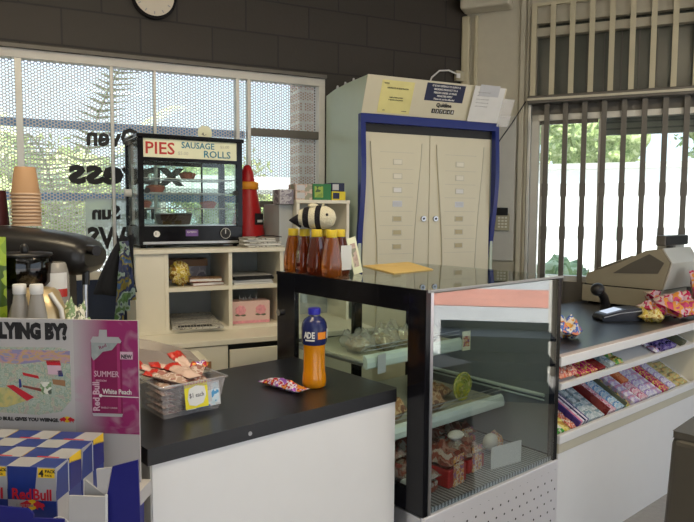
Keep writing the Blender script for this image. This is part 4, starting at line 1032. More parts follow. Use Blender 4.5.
for z in (.215, .300, .378):
    m = MB()
    m.tube([(.03, .03, z), (Wd-.03, .03, z)], .003, 6); m.tube([(.03, Dp-.04, z), (Wd-.03, Dp-.04, z)], .003, 6)
    for k in range(18): m.tube([(.04+k*.0297, .03, z), (.04+k*.0297, Dp-.04, z)], .0014, 5, cap=False)
    m.build('wire_shelf', 'steel', t)
box(.03, Wd-.03, .03, Dp-.03, .118, .124).build('floor_plate', 'steel', t)
m = MB(); m.box(.44, .452, Dp-.02, Dp-.016, .124, .468)
m.build('rear_stile', 'black', t)
dl = MB().tube([(.093, 0, .076), (.093, -.006, .076)], .017, 24).build('dial', 'white_plastic', t); box(.086, .089, -.0075, -.006, .072, .086).build('pointer', 'ink', dl)
bd = box(.252, .322, -.002, 0, .062, .098).build('badge', 'purple_badge', t); text(bd, 'BAMBINO', .014, (.287, -.0025, .080), 'white_paper', align='CENTER', sx=.9, name='lettering')
dl = MB().tube([(.478, 0, .076), (.478, -.010, .076)], .029, 28).build('timer_dial', 'black_matt', t)
m = MB(); m.tube([(.478+.029*cos(a), -.0105, .076+.029*sin(a)) for a in [2*pi*i/28 for i in range(29)]], .0014, 6, cap=False); m.build('dial_ring', 'white_plastic', dl)
box(.476, .480, -.0125, -.010, .074, .098, M4=None).build('pointer', 'white_plastic', dl)
text(t, 'BIRKO', .010, (.30, -.0045, .013), 'white_plastic', align='CENTER') if False else None
for k, (x, y, z, wd_) in enumerate(((.30, .12, .3815, .1), (.115, .10, .3035, .11), (.055, .12, .2185, .09), (.42, .12, .2185, .1))):
    t2 = thing('pie', ('baked pie in a foil tray on the top shelf of the warmer', 'baked pie in a foil tray on the middle shelf of the warmer', 'dark pie at the left end of the lower shelf of the warmer', 'baked pie at the right of the lower shelf of the warmer')[k], 'pie', TW, (x, y, 1.302+z), 20*k, 'pies in the warmer')
    MB().lathe([(wd_*.34, 0), (wd_*.48, .026), (wd_*.50, .030)], 24).build('foil_tray', 'foil', t2)
    MB().ball((0, 0, .028), (wd_*.46, wd_*.46, .014), nu=24, noise_amt=.12).build('crust', 'pie', t2)
t2 = thing('baking_tin', 'dark square baking tin on the floor of the pie warmer', 'tin', TW, (.23, .17, 1.302+.1245), 0)
m = MB(); vs = [(-.075, -.06, 0), (.075, -.06, 0), (.075, .06, 0), (-.075, .06, 0), (-.09, -.07, .062), (.09, -.07, .062), (.09, .07, .062), (-.09, .07, .062)]
m.add(vs, [(0, 1, 2, 3), (0, 1, 5, 4), (1, 2, 6, 5), (2, 3, 7, 6), (3, 0, 4, 7)]); m.build('tin_wall', 'bean', t2)
m = MB(); r = [Vector(v) for v in vs[4:]]; m.tube(r+[r[0]], .004, 6); m.build('rim', 'steel', t2)
# round price sticker on the window above the warmer
t = thing('round_tag', 'round cream price tag standing on top of the pie warmer', 'price tag', TW, (.43, .20, 1.302+.6125), 0)
MB().tube([(0, -.001, .045), (0, .001, .045)], .044, 28).build('card', 'sign_cream', t); text(t, '4.-', .028, (-.02, -.0015, .03), 'ink')
# newspapers stacked on the shelf unit
for k in range(5):
    t = thing('newspaper', 'folded newspaper in the flat pile on top of the shelf unit, '+('lowest', 'second from the bottom', 'in the middle', 'second from the top', 'topmost')[k], 'newspaper', FW, (1.095, 3.60, 1.3015+k*.0105), (4, -3, 8, -6, 3)[k], 'newspapers on the shelf unit')
    box(-.105, .115-.012*k, -.13, .14, 0, .0095).build('paper', 'white_paper' if k % 2 else 'paper_news', t, bevel=.003)
t = thing('glasses', 'dark thin folded spectacles lying on the newspaper pile', 'spectacles', FW, (1.13, 3.50, 1.3545), 10)
MB().tube([(-.08, 0, .004), (-.03, .01, .012), (.03, 0, .010), (.08, -.01, .003)], .003, 6).build('frame', 'ink', t)
# red dispenser
t = thing('sauce_dispenser', 'tall tapered red plastic bottle with an orange band beside the pie warmer', 'dispenser', FW, (1.112, 3.86, 1.302), 0)
MB().lathe([(.108, 0), (.110, .02), (.100, .10), (.082, .20), (.060, .32), (.056, .35)], 28).build('body', 'redplastic', t)
MB().lathe([(.060, .335), (.066, .338), (.066, .378), (.058, .382)], 28).build('orange_band', 'orange_band', t)
MB().lathe([(.046, .382), (.036, .44), (.024, .475), (.012, .485)], 24).build('top', 'redplastic', t)
around(t, .099, -80, -30, .12, .19, 'ink', 'printed_label'); around(t, .0995, -70, -40, .135, .150, 'white_paper', 'printed_label')
# grey panel and small cream frame shelf
t = thing('grey_board', 'plain lilac grey board standing beside the small cream shelf', 'board', FW, (1.215, 3.56, .8505))
box(0, .085, 0, .30, 0, .695).build('panel', 'grey_inner', t, bevel=.004)
t = thing('small_shelf', 'small cream open shelf standing between the newspaper pile and the tall cupboard', 'shelf', FW, (1.302, 3.50, .8505))
for a in (0, .318): box(a, a+.018, 0, .30, 0, .702).build('upright', 'cream_lam', t)
box(-.004, .340, -.004, .30, .702, .722).build('top_panel', 'cream_lam', t, bevel=.002)
box(.018, .318, .29, .30, 0, .702).build('back_panel', 'grey_inner', t); box(.018, .318, .01, .29, .34, .358).build('shelf', 'cream_lam', t)
ZT = .8505+.7225
def carton(x, z, w_, h_, mt, lb, pr=None, y=3.52, txt=None, tc_='white_paper', d=.12):
    t = thing('small_carton', lb, 'carton', FW, (x, y, z)); box(0, w_, 0, d, 0, h_).build('carton', mt, t, bevel=.0015)
    if pr: box(w_*.08, w_*.55, -.0006, 0, h_*.15, h_*.85).build('printed_panel', pr, t)
    if txt: text(t, txt, h_*.34, (w_*.3, -.001, h_*.35), tc_, sx=.9, bold=.0006)
    return t
carton(1.205, .8505+.696, .085, .042, 'grey_box', 'lower grey carton at the left end above the grey board'); carton(1.205, .8505+.7385, .085, .042, 'grey_box', 'upper grey carton at the left end above the grey board')
carton(1.302, ZT, .105, .048, 'peach_box', 'lower peach and grey carton on the small cream shelf', 'pale_paper'); carton(1.302, ZT+.0485, .105, .042, 'peach_box', 'upper peach and grey carton on the small cream shelf', 'pale_paper')
carton(1.412, ZT, .115, .094, 'green_box', 'green carton with white printing on the small cream shelf', 'greentag')
carton(1.532, ZT, .090, .052, 'yellow_box', 'lower yellow and black carton at the right end of the small shelf', 'navy'); carton(1.530, ZT+.0525, .085, .050, 'navy', 'upper navy and white carton at the right end of the small shelf', 'pale_paper')
# film-wrapped carton in the aisle behind the service counter
t = thing('wrapped_carton', 'beige carton covered with clear film on the floor behind the service counter', 'carton', FW, (.30, 2.88, 0))
box(0, .35, 0, .26, 0, .815).build('carton', 'cream_lam', t, bevel=.003)
MB().prism([(-.004, .817), (.31, .817), (.27, .835), (.12, .885), (-.004, .915)], -.004, .264, 'y').build('film', 'film_pink', t); box(.20, .354, -.003, 0, .78, .817).build('edge_strip', 'wood', t)

# ============================================================ CIGARETTE CUPBOARD
t = thing('cigarette_cupboard', 'tall ivory cigarette cupboard with wavy blue frame and curved double doors', 'cupboard', FW, (1.69, 3.45, 0))
side = [(.03, 0), (.53, 0), (.53, 2.27), (.40, 2.288), (.20, 2.296), (-.08, 2.296), (.004, 2.09), (.03, 2.09)]
m = MB(); m.prism(side, .0, .02, 'x'); m.build('side_panel', 'cig_side', t)
m = MB(); m.prism(side, .98, 1.0, 'x'); m.build('side_panel', 'cig_side', t)
box(.02, .98, .50, .52, 0, 2.27).build('back_panel', 'cig_side', t); box(.02, .98, .08, .52, .0, .08).build('plinth', 'black_matt', t)
MB().prism([(.40, 2.288), (.20, 2.296), (-.07, 2.296), (-.07, 2.285), (.2, 2.285), (.4, 2.275)], .02, .98, 'x').build('top_panel', 'cig_side', t)
hp = MB(); hp.prism([(.0, 2.089), (-.085, 2.298), (-.079, 2.298), (.006, 2.089)], .0, 1.0, 'x'); head = hp.build('header_panel', 'cig_white', t, bevel=.002)
def zh(z): return 2.089+(z-2.085)*.897
def hy(z): return -.085*(zh(z)-2.089)/.209-.0008
def hbox(a, b, z0, z1, mt, nm, th=.0012, base=head):
    return MB().prism([(hy(z0), zh(z0)), (hy(z1), zh(z1)), (hy(z1)-th, zh(z1)), (hy(z0)-th, zh(z0))], a, b, 'x').build(nm, mt, base)
hbox(.10, .32, 2.095, 2.295, 'yellow_paper', 'yellow_notice')
for k, (z, s_, sz, x) in enumerate(((2.272, 'NOTICE', .010, .115), (2.245, 'CERTIFICATE OF REGISTRATION', .011, .21), (2.19, 'retailer of tobacco products', .009, .21), (2.175, 'is registered at these premises', .009, .21), (2.11, 'signed', .007, .14), (2.11, 'commissioner', .007, .28))):
    text(head, s_, sz, (x, hy(z)-.0035, zh(z)), 'ink', align='CENTER' if k else 'LEFT', bold=.0002, sx=.9, rot=(112, 0, 0))
hbox(.405, .685, 2.195, 2.305, 'navy', 'dark_notice')
for z, s_ in ((2.284, 'IT IS AN OFFENCE TO SUPPLY A'), (2.263, 'SMOKING PRODUCT TO A'), (2.242, 'PERSON UNDER 18 YEARS'), (2.222, 'PENALTIES APPLY'), (2.203, 'Please do not be offended')):
    text(head, s_, .0155, (.545, hy(z)-.0035, zh(z)), 'white_paper', align='CENTER', sx=.92, bold=.0005, rot=(112, 0, 0))
text(head, 'Quitline', .034, (.555, hy(2.155)-.0035, zh(2.160)), 'ink', align='CENTER', bold=.0012, rot=(112, 0, 0))
for k, ch in enumerate('137848'):
    x = .475+k*.028; hbox(x, x+.024, 2.118, 2.146, 'ink', 'number_tile'); text(head, ch, .024, (x+.012, hy(2.12)-.0035, zh(2.123)), 'white_paper', align='CENTER', bold=.0006, rot=(112, 0, 0))
# sheet taped to the right end of the header
t2 = thing('taped_sheet', 'white printed sheet taped to the right end of the cigarette cupboard header', 'sheet', FW, (2.43, 3.432, 2.085), tilt=(radians(22), 'X'))
box(0, .235, -.002, 0, 0, .225).build('sheet', 'white_paper', t2); box(.235, .33, -.0015, 0, -.02, .16).build('clear_sleeve', 'film', t2); box(.04, .19, -.004, -.002, .165, .235).build('upper_sheet', 'pale_paper', t2)
for k in range(5): text(t2, 'notice to customers and staff', .010, (.03, -.0045 if k == 0 else -.0028, .185-k*.022), 'hd_dark', sx=.8)
# wavy blue frame
def wave(z):
    pts = [(0, .085), (.9, .075), (1.2, .050), (1.4, .022), (1.6, -.008), (1.75, -.018), (1.9, -.010), (2.085, .0)]
    for (z0, a), (z1, b) in zip(pts, pts[1:]):
        if z0 <= z <= z1:
            u = (z-z0)/(z1-z0); u = u*u*(3-2*u) if 0 else u; return a+(b-a)*u
    return 0
def wv(z): return (wave(max(0, z-.06))+wave(z)+wave(min(2.085, z+.06)))/3
zs = [i*2.085/40 for i in range(41)]
for x0, x1 in ((-.006, .026), (.976, 1.006)):
    MB().prism([(wv(z)-.004, z) for z in zs]+[(max(.030, wv(z)+.02), z) for z in zs[::-1]], x0, x1, 'x').build('blue_frame', 'blue', t)
box(-.006, 1.008, -.006, .03, 2.035, 2.088).build('blue_frame', 'blue', t, bevel=.003)
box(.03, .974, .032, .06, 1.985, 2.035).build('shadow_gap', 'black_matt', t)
def hourglass(x0, x1, z0, z1, pinch, n=24):
    L_, R_ = [], []
    for i in range(n+1):
        u = i/n; z = z0+(z1-z0)*u; p = pinch*sin(pi*u)**1.3
        L_.append((x0+p, z)); R_.append((x1-p, z))
    return L_+R_[::-1]
lz = [1.812, 1.725, 1.640, 1.555, 1.463, 1.378, 1.290]
for (x0, x1, lx, kn) in ((.032, .498, .265, .455), (.502, .972, .725, .545)):
    d = box(x0, x1, 0.0350, 0.0550, .10, 1.995).build('door', 'cig_white', t, bevel=.003)
    e = MB().prism(hourglass(x0+.045, x1-.06, .25, 1.93, .055), 0.0280, 0.0350, 'y').build('curved_panel', 'cig_white', d, bevel=.004)
    m = MB()
    for k, z in enumerate([1.87]+[(a+b)/2 for a, b in zip(lz, lz[1:])]+[1.245]): m.box(x0+.11, x1-.12, 0.0272, 0.0280, z-.0015, z+.0015)
    m.build('panel_groove', 'cig_seam', d)
    m = MB(); hgl = hourglass(x0+.045, x1-.06, .25, 1.93, .055)
    m.tube([(a, 0.0272, b) for a, b in hgl[:25]], .003, 6); m.tube([(a, 0.0272, b) for a, b in hgl[25:]], .003, 6); m.build('panel_outline', 'cig_seam', d)
    for k, z in enumerate(lz):
        h_ = box(lx-.033, lx+.033, 0.0255, 0.0280, z-.018, z+.018).build('label_holder', 'chrome_dull' if k in (3,) else 'cig_seam', d, bevel=.001)
        box(lx-.027, lx+.027, 0.0245, 0.0255, z-.013, z+.013).build('label_card', ('label_a', 'label_a', 'white_paper', 'pale_paper', 'label_b', 'label_b', 'label_b')[k], h_)
    kb = MB().tube([(kn, 0.0350, 1.463), (kn, 0.0200, 1.463)], .017, 20).build('lock', 'chrome', d); MB().tube([(kn, 0.0200, 1.463), (kn, 0.0185, 1.463)], .007, 12).build('keyhole', 'ink', kb)
# spare cartons on top
for k, x in enumerate((.03, .12, .22)):
    t2 = thing('top_tab', 'small pale card tab standing on the top edge of the cigarette cupboard', 'card tab', FW, (1.70, 3.83-.12*k, 2.292+.0015*k), 0, 'card tabs on the cupboard')
    MB().prism([(-.015, 0), (.015, 0), (0, .022)], 0, .010, 'x').build('tab', 'pale_paper', t2)
# cable and socket on the dark wall
t = thing('wall_socket', 'beige power socket on the dark block wall above the cigarette cupboard', 'socket', FW, (2.755, 3.998, 2.49))
box(-.045, .04, -.03, 0, -.03, .045).build('plate', 'keypad', t, bevel=.004); box(-.05, -.02, -.045, -.03, -.01, .02).build('plug', 'white_plastic', t)
t = thing('power_cord', 'thin white power cord looping from the cupboard up to the wall socket', 'cord', FW)
MB().tube([(2.44, 3.90, 2.30), (2.45, 3.93, 2.39), (2.49, 3.95, 2.46), (2.56, 3.96, 2.515), (2.64, 3.96, 2.525), (2.71, 3.953, 2.50)], .006, 8).build('cord', 'white_plastic', t)
# clock
t = thing('wall_clock', 'round cream wall clock on the dark block wall at the top of the picture', 'clock', FW, (.59, 3.998, 2.755))
MB().tube([(0, 0, 0), (0, -.035, 0)], .128, 40).build('case', 'black', t); MB().tube([(0, -.034, 0), (0, -.0365, 0)], .113, 40).build('face', 'clockface', t)
for k in range(12): box(-.003, .003, -.0375, -.0365, .088, .104, M4=Matrix.Rotation(k*pi/6, 4, 'Y')).build('hour_mark', 'hd_dark', t)
box(-.003, .003, -.039, -.038, -.01, .08, M4=Matrix.Rotation(.8, 4, 'Y')).build('hand', 'ink', t); box(-.004, .004, -.041, -.040, -.01, .06, M4=Matrix.Rotation(-1.9, 4, 'Y')).build('hand', 'ink', t)
# wall unit, keypad, black camera, conduit panel on the cream wall
t = thing('wall_unit', 'cream rounded housing mounted high in the corner of the cream wall', 'wall unit', FRR, (-.0, -.002, 2.945))
box(-.02, .33, -.16, 0, .0, .30).build('housing', 'cream_wall', t, bevel=.02)
t = thing('conduit_panel', 'off-white raised duct cover on the cream wall beside the cigarette cupboard', 'duct cover', FRR, (.20, -.001, 1.15))
box(0, .175, -.018, 0, 0, 1.05).build('cover', 'plain_wall', t, bevel=.03)
t = thing('alarm_keypad', 'beige alarm keypad with a dark screen on the duct cover', 'keypad', FRR, (.285, -.0195, 1.39))
box(-.045, .06, -.025, 0, -.015, .11).build('case', 'keypad', t, bevel=.004); box(-.045, .05, -.034, -.025, .095, .15).build('screen', 'black_soft', t, bevel=.003)
for i in range(3):
    for j in range(4): box(-.02+i*.024, -.004+i*.024, -.028, -.025, .005+j*.022, .018+j*.022).build('key', 'label_a', t)
t = thing('hanging_camera', 'small black ball camera on a cable beside the cigarette cupboard', 'camera', FRR)
MB().tube([(.44, -.04, 2.29), (.35, -.06, 2.14), (.27, -.08, 2.02), (.24, -.09, 1.96)], .004, 6).build('cable', 'ink', t)
MB().ball((.235, -.09, 1.925), (.038, .034, .042)).build('camera_body', 'black_soft', t); MB().tube([(.235, -.12, 1.925), (.228, -.135, 1.92)], .016, 14).build('lens', 'black', t)

# ============================================================ COFFEE CORNER
t = thing('side_counter', 'dark side counter under the coffee machine behind the drink stand', 'counter', ID, (-1.75, 1.75, 0))
box(0, .83, 0, .95, .86, .90).build('worktop', 'black_top', t); box(.02, .82, .02, .93, 0, .86).build('carcass', 'bluepanel', t)
t = thing('coffee_machine', 'large black coffee machine with a rounded hood and grey steam wand', 'coffee machine', ID, (0, 0, .901))
# hood: lofted rounded sections along x
secs = []
stn = [(-1.62, .55, .385), (-1.35, .55, .385), (-1.15, .548, .385), (-1.0, .535, .383), (-.93, .524, .383), (-.885, .510, .386), (-.862, .495, .396), (-.85, .475, .415)]
n = 24; vs = []
for i, (x, zt, zb) in enumerate(stn):
    zc = (zt+zb)/2; hz = (zt-zb)/2; sc = (1, 1, 1, 1, 1, .98, .93, .82)[i]
    for k in range(n):
        a = 2*pi*k/n; ca, sa = cos(a), sin(a); q = (abs(ca)**3.2+abs(sa)**3.2)**(-1/3.2)
        vs.append((x, 2.16+.115*sc*q*ca, zc+hz*q*sa))
fs = [(i*n+k, i*n+(k+1) % n, (i+1)*n+(k+1) % n, (i+1)*n+k) for i in range(len(stn)-1) for k in range(n)]
m = MB(); m.add(vs, fs, 0, True); m.add(vs, [tuple(range(n)), tuple((len(stn)-1)*n+k for k in range(n))], 0); m.build('hood', 'black_soft', t)
box(-1.58, -1.02, 2.20, 2.42, .0, .40).build('column', 'black_soft', t, bevel=.02); box(-1.58, -.90, 2.07, 2.52, 0, .08).build('drip_base', 'beige_metal', t, bevel=.01)
MB().tube([(-.875, 2.12, .475), (-.815, 2.08, .470)], [.013, .017], 16).build('knob', 'black_soft', t)
MB().tube([(-.868, 2.12, .40), (-.868, 2.11, .34), (-.866, 2.10, .15), (-.865, 2.09, .05)], [.008, .008, .007, .006], 10).build('steam_wand', 'steel', t)
MB().tube([(-.868, 2.12, .40), (-.868, 2.115, .355)], .012, 12).build('wand_joint', 'black_soft', t)
for k in range(10):
    if k == 0:
        c0 = thing('paper_cup', 'kraft paper cup in the upside-down stack on the coffee machine', 'paper cup', ID, (-1.100, 2.20, 0), 0, 'paper cups on the coffee machine')
        MB().lathe([(.0475, 0), (.0485, .003), (.0475, .006)], 32).build('rim', 'cup_rim', c0); MB().lathe([(.0455, .004), (.033, .093), (.032, .094)], 32).build('cup_wall', 'cup', c0)
        c0.matrix_world = Matrix.Translation((-1.100, 2.20, .901+.547))
        c0['label'] = 'lowest kraft paper cup of the upside-down stack on the coffee machine'
    else: copy_thing(c0, Matrix.Translation((-1.100+.0006*sin(k*2), 2.20, .901+.547+k*.0118)), 'topmost kraft paper cup of the upside-down stack' if k == 9 else 'kraft paper cup in the middle of the upside-down stack on the coffee machine')
t = thing('paper_cup', 'dark paper cup standing half hidden left of the kraft cup stack', 'paper cup', ID, (-1.205, 2.215, 1.449), 0)
MB().lathe([(.034, 0), (.026, .12)], 24).build('cup_wall', 'darkred_cup', t)
t = thing('coffee_grinder', 'coffee grinder with a smoked round bean hopper in front of the coffee machine', 'grinder', ID, (-.985, 1.93, .901))
MB().lathe([(.075, 0), (.08, .01), (.07, .14), (.055, .28), (.05, .365)], 28).build('body', 'black_soft', t)
MB().lathe([(.072, .372), (.084, .385), (.086, .455), (.082, .462)], 32).build('bean_hopper', 'hopper', t); MB().lathe([(.03, .366), (.066, .374), (.074, .388), (.074, .420)], 28).build('beans', 'bean', t)
MB().lathe([(.084, .462), (.088, .464), (.086, .472), (.03, .476)], 28).build('hopper_lid', 'black_soft', t)
MB().ball((.03, -.04, .485), (.012, .012, .018)).build('lid_knob', 'black_soft', t)
t = thing('canister', 'tall clear canister with a red and white label behind the syrup bottles', 'canister', ID, (-.915, 1.98, .901))
MB().lathe([(.045, 0), (.048, .01), (.048, .40), (.040, .435), (.036, .44)], 28).build('body', 'syrup', t); around(t, .0487, -100, -10, .335, .36, 'stickred', 'label_band'); around(t, .0487, -100, -10, .36, .41, 'white_paper', 'label_band')
t = thing('milk_jug', 'champagne coloured rounded metal jug behind the white capped bottles', 'jug', ID, (-.895, 1.84, .901))
MB().lathe([(.07, 0), (.078, .02), (.082, .18), (.078, .30), (.058, .365), (.045, .375)], 32).build('body', 'beige_metal', t)
MB().tube([(.05, -.03, .365), (.080, -.03, .32), (.092, -.03, .22), (.085, -.02, .12)], .007, 10).build('handle', 'white_plastic', t)
for k, (px_, d) in enumerate(((19.5, 1.74), (36.5, 1.74))):
    p = at_depth(px_, 290, d)
    t = thing('syrup_bottle', ('pale plastic bottle with a white cap nearest the green bag', 'pale plastic bottle with a white cap beside the metal jug')[k], 'bottle', ID, (p.x, p.y, .901))
    MB().lathe([(.026, 0), (.028, .01), (.028, .27), (.025, .315), (.0165, .365), (.0155, .372)], 26).build('body', 'syrup', t); MB().lathe([(.0165, .372), (.0175, .374), (.0175, .396), (.016, .399)], 20).build('cap', 'white_plastic', t)
t = thing('green_bag', 'tall bright green bag at the left edge above the drink stand', 'bag', ID, (-1.02, 1.80, .901+.265), 5, tilt=(radians(88), 'X'))
MB().pillow(.13, .52, .03, 0, seed=2, crumple=.3).build('wrapper', 'greentag', t)
t = thing('crumpled_bag', 'small crumpled green and white bag behind the drink stand board', 'bag', ID, (-.80, 1.86, .901))
MB().ball((0, 0, .16), (.055, .04, .16), noise_amt=.35, fr=6, nu=26, nv=20).build('wrapper', 'crumple', t)
t = thing('hanging_bags', 'dull green and blue plastic bags hanging at the end of the shelf unit', 'bags', FW, (.345, 3.36, .96))
for k in range(3): MB().pillow(.045, .30, .016, 0, M4=Matrix.Translation((.018*k-.03, .015*k, .14+.05*k)) @ Matrix.Rotation(radians(85), 4, 'X') @ Matrix.Rotation(.1*k-.1, 4, 'Z'), seed=k+50, crumple=1).build('bag', 'bagmix', t)
t = thing('black_apron', 'black cloth apron hanging from the pie warmer side', 'apron', FW, (.315, 3.42, 1.10))
m = MB(); n1 = 10; vs = []
for j in range(n1+1):
    for i in range(n1+1):
        u = i/n1-.5; v = j/n1; wd_ = .05+.16*(1-v)
        vs.append((u*wd_+.06*(v)**1.5-.02, .012*sin(u*16+v*3), .30*v-.03+.03*abs(u)))
m.add(vs, [(j*(n1+1)+i, j*(n1+1)+i+1, (j+1)*(n1+1)+i+1, (j+1)*(n1+1)+i) for j in range(n1) for i in range(n1)], 0, True)
o = m.build('cloth', 'darkcloth', t); sd = o.modifiers.new('thick', 'SOLIDIFY'); sd.thickness = .006

# ============================================================ ENERGY DRINK STAND
HB = thing('drink_stand', 'white and blue cardboard drink stand with a printed header board', 'display stand', FH)
box(-.70, .0, -.30, .02, 0, .79).build('stand_base', 'rb_blue', HB, bevel=.002)
box(-.70, .02, -.325, .02, .79, .826).build('tray_floor', 'hd_grey', HB)
def hz(y): return 1.233-(y-320.5)*.00250
def hx(x): return -(138-x)*.00242
bd = box(-.66, 0, 0, .006, .826, hz(320.5)).build('header_board', 'hd_grey', HB)
def hp_(pts, mt, nm, y=0, th=.0006): return MB().prism([(hx(a), hz(b)) for a, b in pts], y-th, y, 'y').build(nm, mt, bd)
hp_([(70, 434.5), (138, 434.5), (138, 320.5), (70, 320.5)], 'mag_grad', 'magenta_print')
text(bd, 'FLYING BY?', .052, (hx(63.5), -.001, hz(340)), 'ink', align='RIGHT', sx=.735, bold=.0036)
text(bd, 'RED BULL GIVES YOU WIIINGS.', .0125, (hx(52), -.001, hz(424.5)), 'ink', align='RIGHT', sx=1.0, bold=.0005)
pic = hp_([(-60, 415), (30, 418), (55, 414), (66, 402), (66, 352), (55, 349), (-60, 350)], 'cartoon', 'landscape_picture')
def pp(pts, mt, nm='picture_detail', th=.0004): MB().prism([(hx(a), hz(b)) for a, b in pts], -.0006-th, -.0006, 'y').build(nm, mt, pic)
pp([(-60, 352), (66, 352), (66, 365), (40, 363), (10, 367), (-60, 362)], 'cartoon_sky')
pp([(40, 362), (55, 362), (56, 367), (41, 367)], 'rb_red'); pp([(41, 367), (56, 367), (57, 377), (42, 376)], 'pale_pink'); pp([(14, 375), (31, 378), (32, 381), (15, 378)], 'rb_red'); pp([(-4, 389), (4, 388), (26, 400), (18, 404)], 'rb_red'); pp([(14, 388), (34, 391), (34, 394), (14, 390)], 'bookred')
pp([(-60, 392), (-2, 391), (17, 404), (-4, 411), (-60, 412)], 'cartoon_field'); pp([(10, 382), (12, 382), (13, 390), (10, 391)], 'rb_blue2'); pp([(33, 384), (45, 384), (45, 396), (34, 397)], 'crumple'); pp([(46, 381), (60, 382), (60, 388), (47, 386)], 'wood'); pp([(52, 372), (57, 372), (58, 378), (53, 378)], 'rb_blue2')
# bull emblem: two red bulls charging at a yellow disc
def emblem(parent, cx, cz, w_, y, sgn=1):
    MB().tube([(cx, y, cz+w_*.05), (cx, y-.0004, cz+w_*.05)], w_*.20, 24).build('yellow_disc', 'rb_yellow', parent)
    shape = [(-.50, .0), (-.46, .10), (-.36, .13), (-.28, .17), (-.20, .22), (-.12, .14), (-.04, .10), (-.06, .02), (-.14, -.02), (-.17, -.10), (-.22, -.14), (-.22, -.06), (-.32, -.04), (-.40, -.12), (-.44, -.14), (-.40, -.03)]
    for s_ in (1, -1):
        MB().prism([(cx+s_*a*w_, cz+b*w_) for a, b in shape], y-.0009, y-.0004, 'y').build('red_bull_shape', 'rb_red', parent)
emblem(bd, hx(61), hz(422.5), .040, -.0006)
# the can picture
can = hp_([(89.5, 417), (120, 417), (121, 413), (121, 341), (118, 337), (91, 337), (88.5, 341), (88.5, 413)], 'plum', 'can_picture', y=-.0007)
def cp(pts, mt, nm='can_detail', th=.0004, yy=-.0014): return MB().prism([(hx(a), hz(b)) for a, b in pts], yy-th, yy, 'y').build(nm, mt, can)
cp([(91, 337), (118, 337), (121, 341), (120, 343), (89, 343), (88.5, 341)], 'rb_silver'); cp([(97, 337), (106, 337), (106, 330), (98, 330)], 'rb_silver'); cp([(89, 343), (117, 343), (111, 350), (101, 352), (95, 358), (91, 361), (89, 357)], 'can_silver'); cp([(89.5, 417), (120, 417), (121, 414), (88.5, 414)], 'rb_silver')
cp([(90, 343), (92, 343), (92, 413), (90, 413)], 'plum_light', yy=-.0013); cp([(116, 343), (119, 343), (119, 413), (116, 413)], 'plum_light', yy=-.0013)
text(can, 'Red', .013, (hx(98), -.0022, hz(350)), 'plum', rot=(90, -25, 0)); text(can, 'SUMMER', .021, (hx(104.5), -.002, hz(377)), 'pale_pink', align='CENTER', sx=.80); text(can, 'EDITION', .007, (hx(93), -.002, hz(382)), 'pale_pink')
text(can, 'Red Bull', .024, (hx(96.5), -.002, hz(412)), 'pale_pink', rot=(90, -90, 0), bold=.0006, sx=.92, align='LEFT')
text(can, 'ENERGY DRINK', .006, (hx(98), -.002, hz(409)), 'pale_pink')
nt_ = hp_([(119.5, 351.5), (132.5, 351.5), (132.5, 359), (119.5, 359)], 'pale_pink', 'new_tag', y=-.0014); text(nt_, 'NEW', .0135, (hx(126), -.0022, hz(358)), 'ink', align='CENTER', sx=.85, bold=.0005)
text(bd, 'White Peach', .0175, (hx(100), -.0022, hz(394)), 'white_paper', sx=.82, bold=.0002)
hp_([(97, 396.6), (138, 397.2), (138, 396.4), (97, 395.9)], 'white_paper', 'pointer_line', y=-.002); MB().tube([(hx(98), -.002, hz(396)), (hx(98), -.0026, hz(396))], .004, 16).build('pointer_dot', 'white_paper', bd)
# front lip and wings of the tray
def wing(pts, d, mt, nm, th=.004):
    P_ = [at_depth(a, b, d+.0) for a, b in pts]
    inv = FH.inverted(); L_ = [inv @ p for p in P_]
    yv = sum(p.y for p in L_)/len(L_)
    return MB().prism([(p.x, p.z) for p in L_], yv, yv+th, 'y').build(nm, mt, HB)
wing([(106.5, 495), (112, 467), (138.3, 459.5), (141.5, 540), (141.5, 575), (106.5, 575)], 1.245, 'rb_blue', 'side_wing')
wing([(96, 469.5), (112, 467), (106, 496), (97, 489)], 1.25, 'hd_grey', 'corner_flap')
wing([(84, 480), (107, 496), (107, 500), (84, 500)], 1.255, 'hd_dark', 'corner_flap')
wing([(68, 496.5), (106, 496), (106, 575), (68, 575)], 1.235, 'hd_grey', 'front_flap')
wing([(105, 495), (107, 495), (107, 575), (105, 575)], 1.233, 'white_paper', 'flap_edge')
wing([(-180, 500), (-10, 505), (30, 507), (36, 512), (36, 516), (68, 516), (68, 575), (-180, 575)], 1.24, 'rb_blue', 'front_lip')
MB().tube([tuple(FH.inverted() @ at_depth(59+11*cos(a), 528+11*sin(a), 1.2385)) for a in [pi+.35+i*.2 for i in range(13)]], .0012, 6).build('lip_emblem', 'white_paper', HB)
